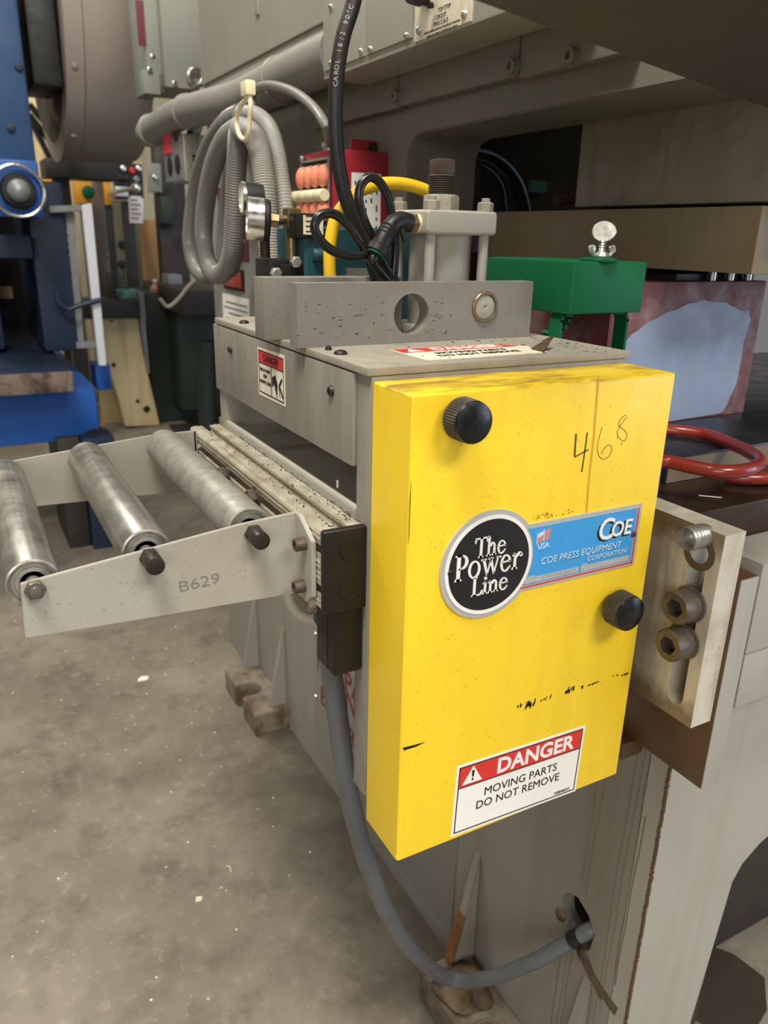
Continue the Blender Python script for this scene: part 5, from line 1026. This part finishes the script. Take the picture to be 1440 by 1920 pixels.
for nm, R4, m_, lb, ct_ in (('parts_tray', (0.8003, 0.9319, 0.9496, 1.0187), 'aqua', 'small teal parts tray on the stained table', 'tray'), ('wire_basket', (0.7244, 0.8712, 0.9431, 1.1394), 'darkm', 'dark wire basket at the back of the stained table', 'basket'), ('pink_bottle', (1.0319, 1.1158, 0.9263, 1.0744), 'pink', 'small pink bottle standing by the dark bench', 'bottle')):
    t = thing(nm, lb, ct_, ((R4[0]+R4[1])/2, 5.7, zt_)); bm = B()
    if nm == 'pink_bottle':
        w = (R4[1]-R4[0])/2; hh = R4[3]-zt_; lathe(bm, [(w*.9, 0), (w, .01), (w, hh*.6), (w*.35, hh*.85), (w*.35, hh)], ((R4[0]+R4[1])/2, 5.7, zt_), (0, 0, 1), 16); obj('bottle_body', bm, m_, t); bm = B(); cyl(bm, ((R4[0]+R4[1])/2, 5.7, zt_+hh), ((R4[0]+R4[1])/2, 5.7, zt_+hh+.02), w*.4, n=12); obj('cap', bm, 'white', t)
    elif nm == 'wire_basket':
        for i in range(7): box(bm, R4[0] + (R4[1]-R4[0])*i/6 - .004, R4[0] + (R4[1]-R4[0])*i/6 + .004, 5.7, 5.708, zt_, R4[3])
        for i in range(6): box(bm, R4[0], R4[1], 5.698, 5.704, zt_ + (R4[3]-zt_)*i/5 - .004, zt_ + (R4[3]-zt_)*i/5 + .004)
        obj('wire_grid', bm, m_, t); bm = B(); box(bm, R4[0], R4[1], 5.71, 5.84, zt_, zt_+.01); obj('basket_floor', bm, m_, t)
    else:
        box(bm, R4[0], R4[1], 5.6, 5.8, zt_, zt_+.012, .002); obj('tray_floor', bm, m_, t)
        for a in ((R4[0], R4[0]+.01, 5.6, 5.8), (R4[1]-.01, R4[1], 5.6, 5.8), (R4[0], R4[1], 5.6, 5.61), (R4[0], R4[1], 5.79, 5.8)):
            bm = B(); box(bm, *a, zt_+.012, R4[3], .001); obj('tray_side', bm, m_, t)
# dark bench machine
db = thing('dark_bench', 'dark green machine bench between the stained table and the feeder', 'bench', (1.5, 5.4, 0))
bm = B(); rbox(bm, (1.0802, 1.6771, 0.8966, 1.0596), 4.9, 6.2, .01); obj('bench_top', bm, 'darkm', db)
bm = B(); x_ = (0.9726, 1.2327, 0.1368, 0.8379); box(bm, x_[0], x_[1]+.1, 5.6, 6.4, 0, 1.0, .01); obj('side_cabinet', bm, 'darkgreen', db)
bm = B(); box(bm, (1.1247, 5.0000, 0.8571)[0], 2.6, 5.3, 6.2, .15, (1.2811, 4.9000, 0.9061)[2] - .02, .01); obj('cabinet_body', bm, 'darkgreen', db)
bm = B(); cyl(bm, (1.2418, 5.0000, 0.7044), (*(1.2154, 5.0000, 0.2420)[:2], 0), .06, n=16); obj('leg', bm, 'darkgreen', db)
bm = B(); box(bm, 2.4, 2.6, 5.2, 5.4, 0, .9, .01); obj('leg', bm, 'darkgreen', db)
bm = B(); box(bm, *(1.0342, 1.3929, 0.1226, 0.2024)[:2], 5.0, 5.4, 0, .03, .004); obj('floor_plate', bm, 'darkm', db)
zb_ = (1.2895, 4.9000, 1.0607)[2]
hose('bench_cable', [(0.9084, 4.8500, 1.0171), (0.9577, 4.8500, 0.9642), (1.0329, 4.8500, 1.0150), (1.1109, 4.8500, 1.1009), (1.2064, 4.8500, 1.1697)], .012, 'offwhite', 'pale cable drooping over the dark bench', 'cable', 8)
bv = bgthing('bench_vise', (1.1659, 1.2723, 1.0231, 1.1293), 5.65, 5.85, 'bars', 'grey metal vise on the dark bench cabinet', 'vise')
bm = B(); cyl(bm, (WL[bv.name].x, 5.75, 1.0), (WL[bv.name].x, 5.75, (1.2152, 5.6500, 1.0231)[2] + .005), .05, n=16); obj('vise_post', bm, 'bars', bv)
# back row of machinery
om = bgthing('olive_machine', (0.9509, 1.2438, 0.9290, 1.6841), 6.9, 7.3, 'olive', 'tall olive grey machine cabinet at the back wall', 'cabinet', .01)
bm = B(); box(bm, (0.9509, 1.2438, 0.9290, 1.6841)[0], (0.9509, 1.2438, 0.9290, 1.6841)[1], 6.95, 7.3, 0, (1.0525, 6.9000, 0.9292)[2]); obj('plinth', bm, 'darkm', om)
for p in ((1.0787, 6.9000, 1.3236), (1.0638, 6.9000, 1.1576)):
    bm = B(); pill(bm, p, V(p) + V((0, -.02, 0)), .035, .005, 16); obj('knob', bm, 'darkm', om)
pc = bgthing('instrument_panel', (0.9441, 1.2132, 1.6614, 1.9645), 6.4, 6.55, 'stained', 'cream framed instrument panel with black gauges at the back', 'panel')
bm = B(); rbox(bm, (0.9610, 1.1917, 1.6770, 1.9475), 6.38, 6.41); obj('panel_face', bm, 'black', pc)
for i, (u_, m_) in enumerate(((((1.0400, 6.3800, 1.9057)), 'steel'), ((1.1095, 6.3800, 1.8938), 'redtag'), ((1.1614, 6.3800, 1.9124), 'steel'), ((1.0132, 6.3800, 1.8377), 'oxide'), ((1.0587, 6.3800, 1.8360), 'oxide'), ((1.1378, 6.3800, 1.8320), 'bars'))):
    bm = B(); pill(bm, u_, V(u_) + V((0, -.03, 0)), .026, .006, 18); obj('indicator', bm, m_, pc)
bm = B(); rbox(bm, (0.9646, 1.0647, 1.6987, 1.7704), 6.36, 6.385, .003); obj('meter', bm, 'glass', pc)
bm = B(); box(bm, *(1.0276, 1.1130, 1.5729, 1.6629)[:2], 6.45, 6.52, 0, (1.0741, 6.4500, 1.6629)[2]); obj('stand', bm, 'darkm', pc)
ht = thing('hang_tag', 'cream paper tag hanging from a chrome knob', 'tag', (0.9054, 5.4000, 1.4852))
bm = B(); prism(bm, [(p[0], p[2]) for p in [(0.8687, 5.4000, 1.6514), (0.8883, 5.4000, 1.6694), (0.9537, 5.4000, 1.6686), (0.9704, 5.4000, 1.6484), (0.9538, 5.4000, 1.4900), (0.8620, 5.4000, 1.4911)]], 'y', 5.4, 5.404); obj('tag_card', bm, 'white', ht)
bm = B()
for i in range(5): rbox(bm, ((0.8778, 5.3970, 1.5546)[0], (0.8778, 5.3970, 1.5546)[0] + .05 + .02*(i % 2), (0.8748, 5.3970, 1.5195)[2] + i*.03, (0.8748, 5.3970, 1.5195)[2] + i*.03 + .007), 5.396, 5.399)
obj('tag_print', bm, 'ink', ht)
bm = B(); pill(bm, (0.9321, 5.4500, 1.7213), V((0.9321, 5.4500, 1.7213)) + V((0, -.06, 0)), .035, .02, 18); cyl(bm, (0.9222, 5.4100, 1.7022), (0.9206, 5.4020, 1.6604), .004, n=6); cyl(bm, (0.9321, 5.4500, 1.7213), V((0.9321, 5.4500, 1.7213)) + V((0, 1.0, 0)), .015, n=8); obj('knob_hook', bm, 'steel', ht)
vr = thing('vertical_rod', 'thin pale conduit rod hanging beside the instrument panel', 'rod', (0.7971, 4.6000, 1.6033))
bm = B(); cyl(bm, (0.8307, 4.6000, 2.1294), (0.8099, 4.6000, 1.6038), .014, n=10); obj('rod', bm, 'ivory', vr)
bm = B(); cyl(bm, (0.8124, 4.6000, 2.0941), (1.0008, 4.6000, 2.1039), .022, n=12); obj('flex_nipple', bm, 'steel', vr)
sb_ = bgthing('wall_switch', (1.2256, 1.3373, 1.7409, 1.9572), 6.35, 6.45, 'cabinet', 'small grey switch box on the dark post', 'switch')
bm = B(); pill(bm, (1.2773, 6.3500, 1.8534), V((1.2773, 6.3500, 1.8534)) + V((0, -.03, 0)), .022, .004, 14); obj('button', bm, 'steel', sb_)
bgthing('dark_post', (1.3180, 1.5536, 0.8880, 1.9980)[:2] + (0, (1.4674, 6.4500, 2.2958)[2]), 6.45, 6.6, 'darkm', 'dark machine post behind the outlet box', 'post', .01)
bgthing('sheet_stack', (1.3025, 1.4163, 1.4975, 1.7109), 6.3, 6.45, 'darkgreen', 'grimy block hanging on the dark post', 'block', .01)
bgthing('plywood_sheet', (1.2268, 1.4671, 0.8477, 1.5350)[:2] + (0, (1.3727, 7.0000, 1.5350)[2]), 7.0, 7.03, 'ply', 'pale plywood sheet leaning upright at the back', 'plywood', .002, 'sheet')
bgthing('plywood_offcut', (1.7688, 1.9314, 0.9399, 1.4214)[:2] + (0, (1.8596, 6.6000, 1.4214)[2]), 6.6, 6.63, 'ply', 'smaller plywood piece seen through the conduit loops', 'plywood', .002, 'sheet')
for nm, R4, y_, lb in (('amber_control', (0.3932, 0.4807, 1.6649, 1.7844), 6.0, 'small amber control box with a red button'), ('amber_enclosure', (0.6035, 0.7323, 1.6221, 1.7849), 6.0, 'amber enclosure with a green button left of the brown post'), ('amber_box', (0.9039, 0.9583, 1.6342, 1.8118), 6.5, 'narrow amber box right of the brown post')):
    t = bgthing(nm, R4, y_, y_+.12, 'amber', lb, 'control box'); c_ = V(((R4[0]+R4[1])/2 + .03, y_, (R4[2]+R4[3])/2))
    if nm != 'amber_box':
        bm = B(); pill(bm, c_, c_ + V((0, -.04, 0)), .045, .008, 18); obj('push_button', bm, 'redtag' if nm == 'amber_control' else 'green', t)
    bm = B(); box(bm, (R4[0]+R4[1])/2 - .03, (R4[0]+R4[1])/2 + .03, y_+.03, y_+.09, 0, R4[2]); obj('stand', bm, 'darkm', t)
bgthing('brown_post', (0.7147, 0.8476, 0.9179, 1.8123)[:2] + (0, (0.8216, 6.2000, 1.8122)[2]), 6.2, 6.32, 'brown', 'dull brown steel post between the amber boxes', 'post', .01)
bgthing('dark_crossbeam', (0.3267, 0.7786, 1.7528, 1.8646), 5.2, 5.5, 'darkm', 'dark crossbeam below the flywheel guard', 'beam', .01)
bm = B(); box(bm, (0.3797, 5.2500, 1.7946)[0], (0.3797, 5.2500, 1.7946)[0] + .1, 5.3, 5.4, 0, (0.3797, 5.2500, 1.7946)[2]); obj('post', bm, 'darkm', bpy.data.objects['dark_crossbeam'])
bw = bgthing('cream_rack', (0.3952, 0.6768, 1.9492, 2.8395)[:2] + (0, (0.5801, 6.6000, 2.8388)[2]), 6.6, 6.7, 'stained', 'cream back panel with black cables beside the blue column', 'panel', .004)
for a, b in (((0.4242, 6.5800, 2.3366), (0.6109, 6.5800, 2.1280)), ((0.4152, 6.5800, 2.2625), (0.6001, 6.5800, 2.0319)), ((0.4275, 6.5800, 2.2081), (0.5320, 6.5800, 1.9509))):
    bm = B(); tube(bm, [a, V(a).lerp(V(b), .5) + V((.01, 0, -.02)), b], .022, 8); obj('cable', bm, 'rubber', bw)
bgthing('ceiling_duct', (2.1033, 2.3049, 3.1952, 3.7877), 7.5, 7.9, 'cabinet', 'grey duct at the back above the far press end', 'duct', .01)
# ================================================================== litter and stains on the floor
def scrap(name, u, pts, mat, label, cat, t=.003):
    c = V(u); bm = B(); prism(bm, [(c.x + a, c.y + b) for a, b in pts], 'z', .0004, t); obj(name, bm, mat, None, (c.x, c.y, 0), label, cat)
scrap('paper_scrap', (0.0663, 1.8443, 0.0000), [(-.02, -.012), (.012, -.015), (.022, .004), (.002, .016), (-.014, .006)], 'white', 'small white paper scrap on the concrete', 'paper')
scrap('wood_chip', (0.4068, 0.6119, 0.0000) if 0 else (-0.0251, 0.8399, 0.0000), [(-.008, -.006), (.006, -.008), (.010, .004), (-.003, .008)], 'cream', 'pale chip lying in the open floor', 'chip')
hose('metal_shaving', [(0.0617, 0.9061, 0.0020), (0.0686, 0.8988, 0.0020), (0.0657, 0.8816, 0.0020)], .0015, 'ivory', 'thin curled metal shaving on the floor', 'shaving', 6)
scrap('oil_puddle', (0.8661, 0.1506, 0.0000), [(-.14, .10), (-.08, .15), (.0, .13), (.06, .06), (.09, .02), (.10, -.05), (.04, -.10), (-.03, -.12), (-.10, -.06), (-.13, .0), (-.17, .03)], 'wet', 'dark oil puddle on the floor inside the press arch', 'puddle', .0012)
bm = B()
for i in range(170):
    x = rnd.uniform(-1.0, .28); y = rnd.uniform(.55, 2.6); s_ = rnd.uniform(.001, .0035)
    lathe(bm, [(s_, 0), (s_*.8, s_*.4), (s_*.1, s_*.5)], (x, y, .0002), (0, 0, 1), 5)
obj('floor_grit', bm, 'cream', None, (0, 1.5, 0), 'pale grit and chips scattered over the concrete', 'grit', kind='stuff')
bm = B(); bmesh.ops.create_icosphere(bm, subdivisions=4, radius=1); c_ = V((.350, .320, .0752)); r5 = random.Random(9); ws = [(V((r5.uniform(-1, 1), r5.uniform(-1, 1), r5.uniform(-1, 1))) * r5.uniform(2, 7), r5.uniform(0, 6)) for _ in range(9)]
for v in bm.verts:
    k = 1 + sum(math.sin(v.co.dot(w) + p) for w, p in ws) * .085
    v.co = V((v.co.x * .045 * k, v.co.y * .055 * k, max(0, (v.co.z + .35) * .013 * k * k))) + c_
obj('oily_lump', bm, 'oilybrown', None, c_, 'crumpled oily rag on the near mounting foot', 'rag')  # lump added for the oily crust on the foot top
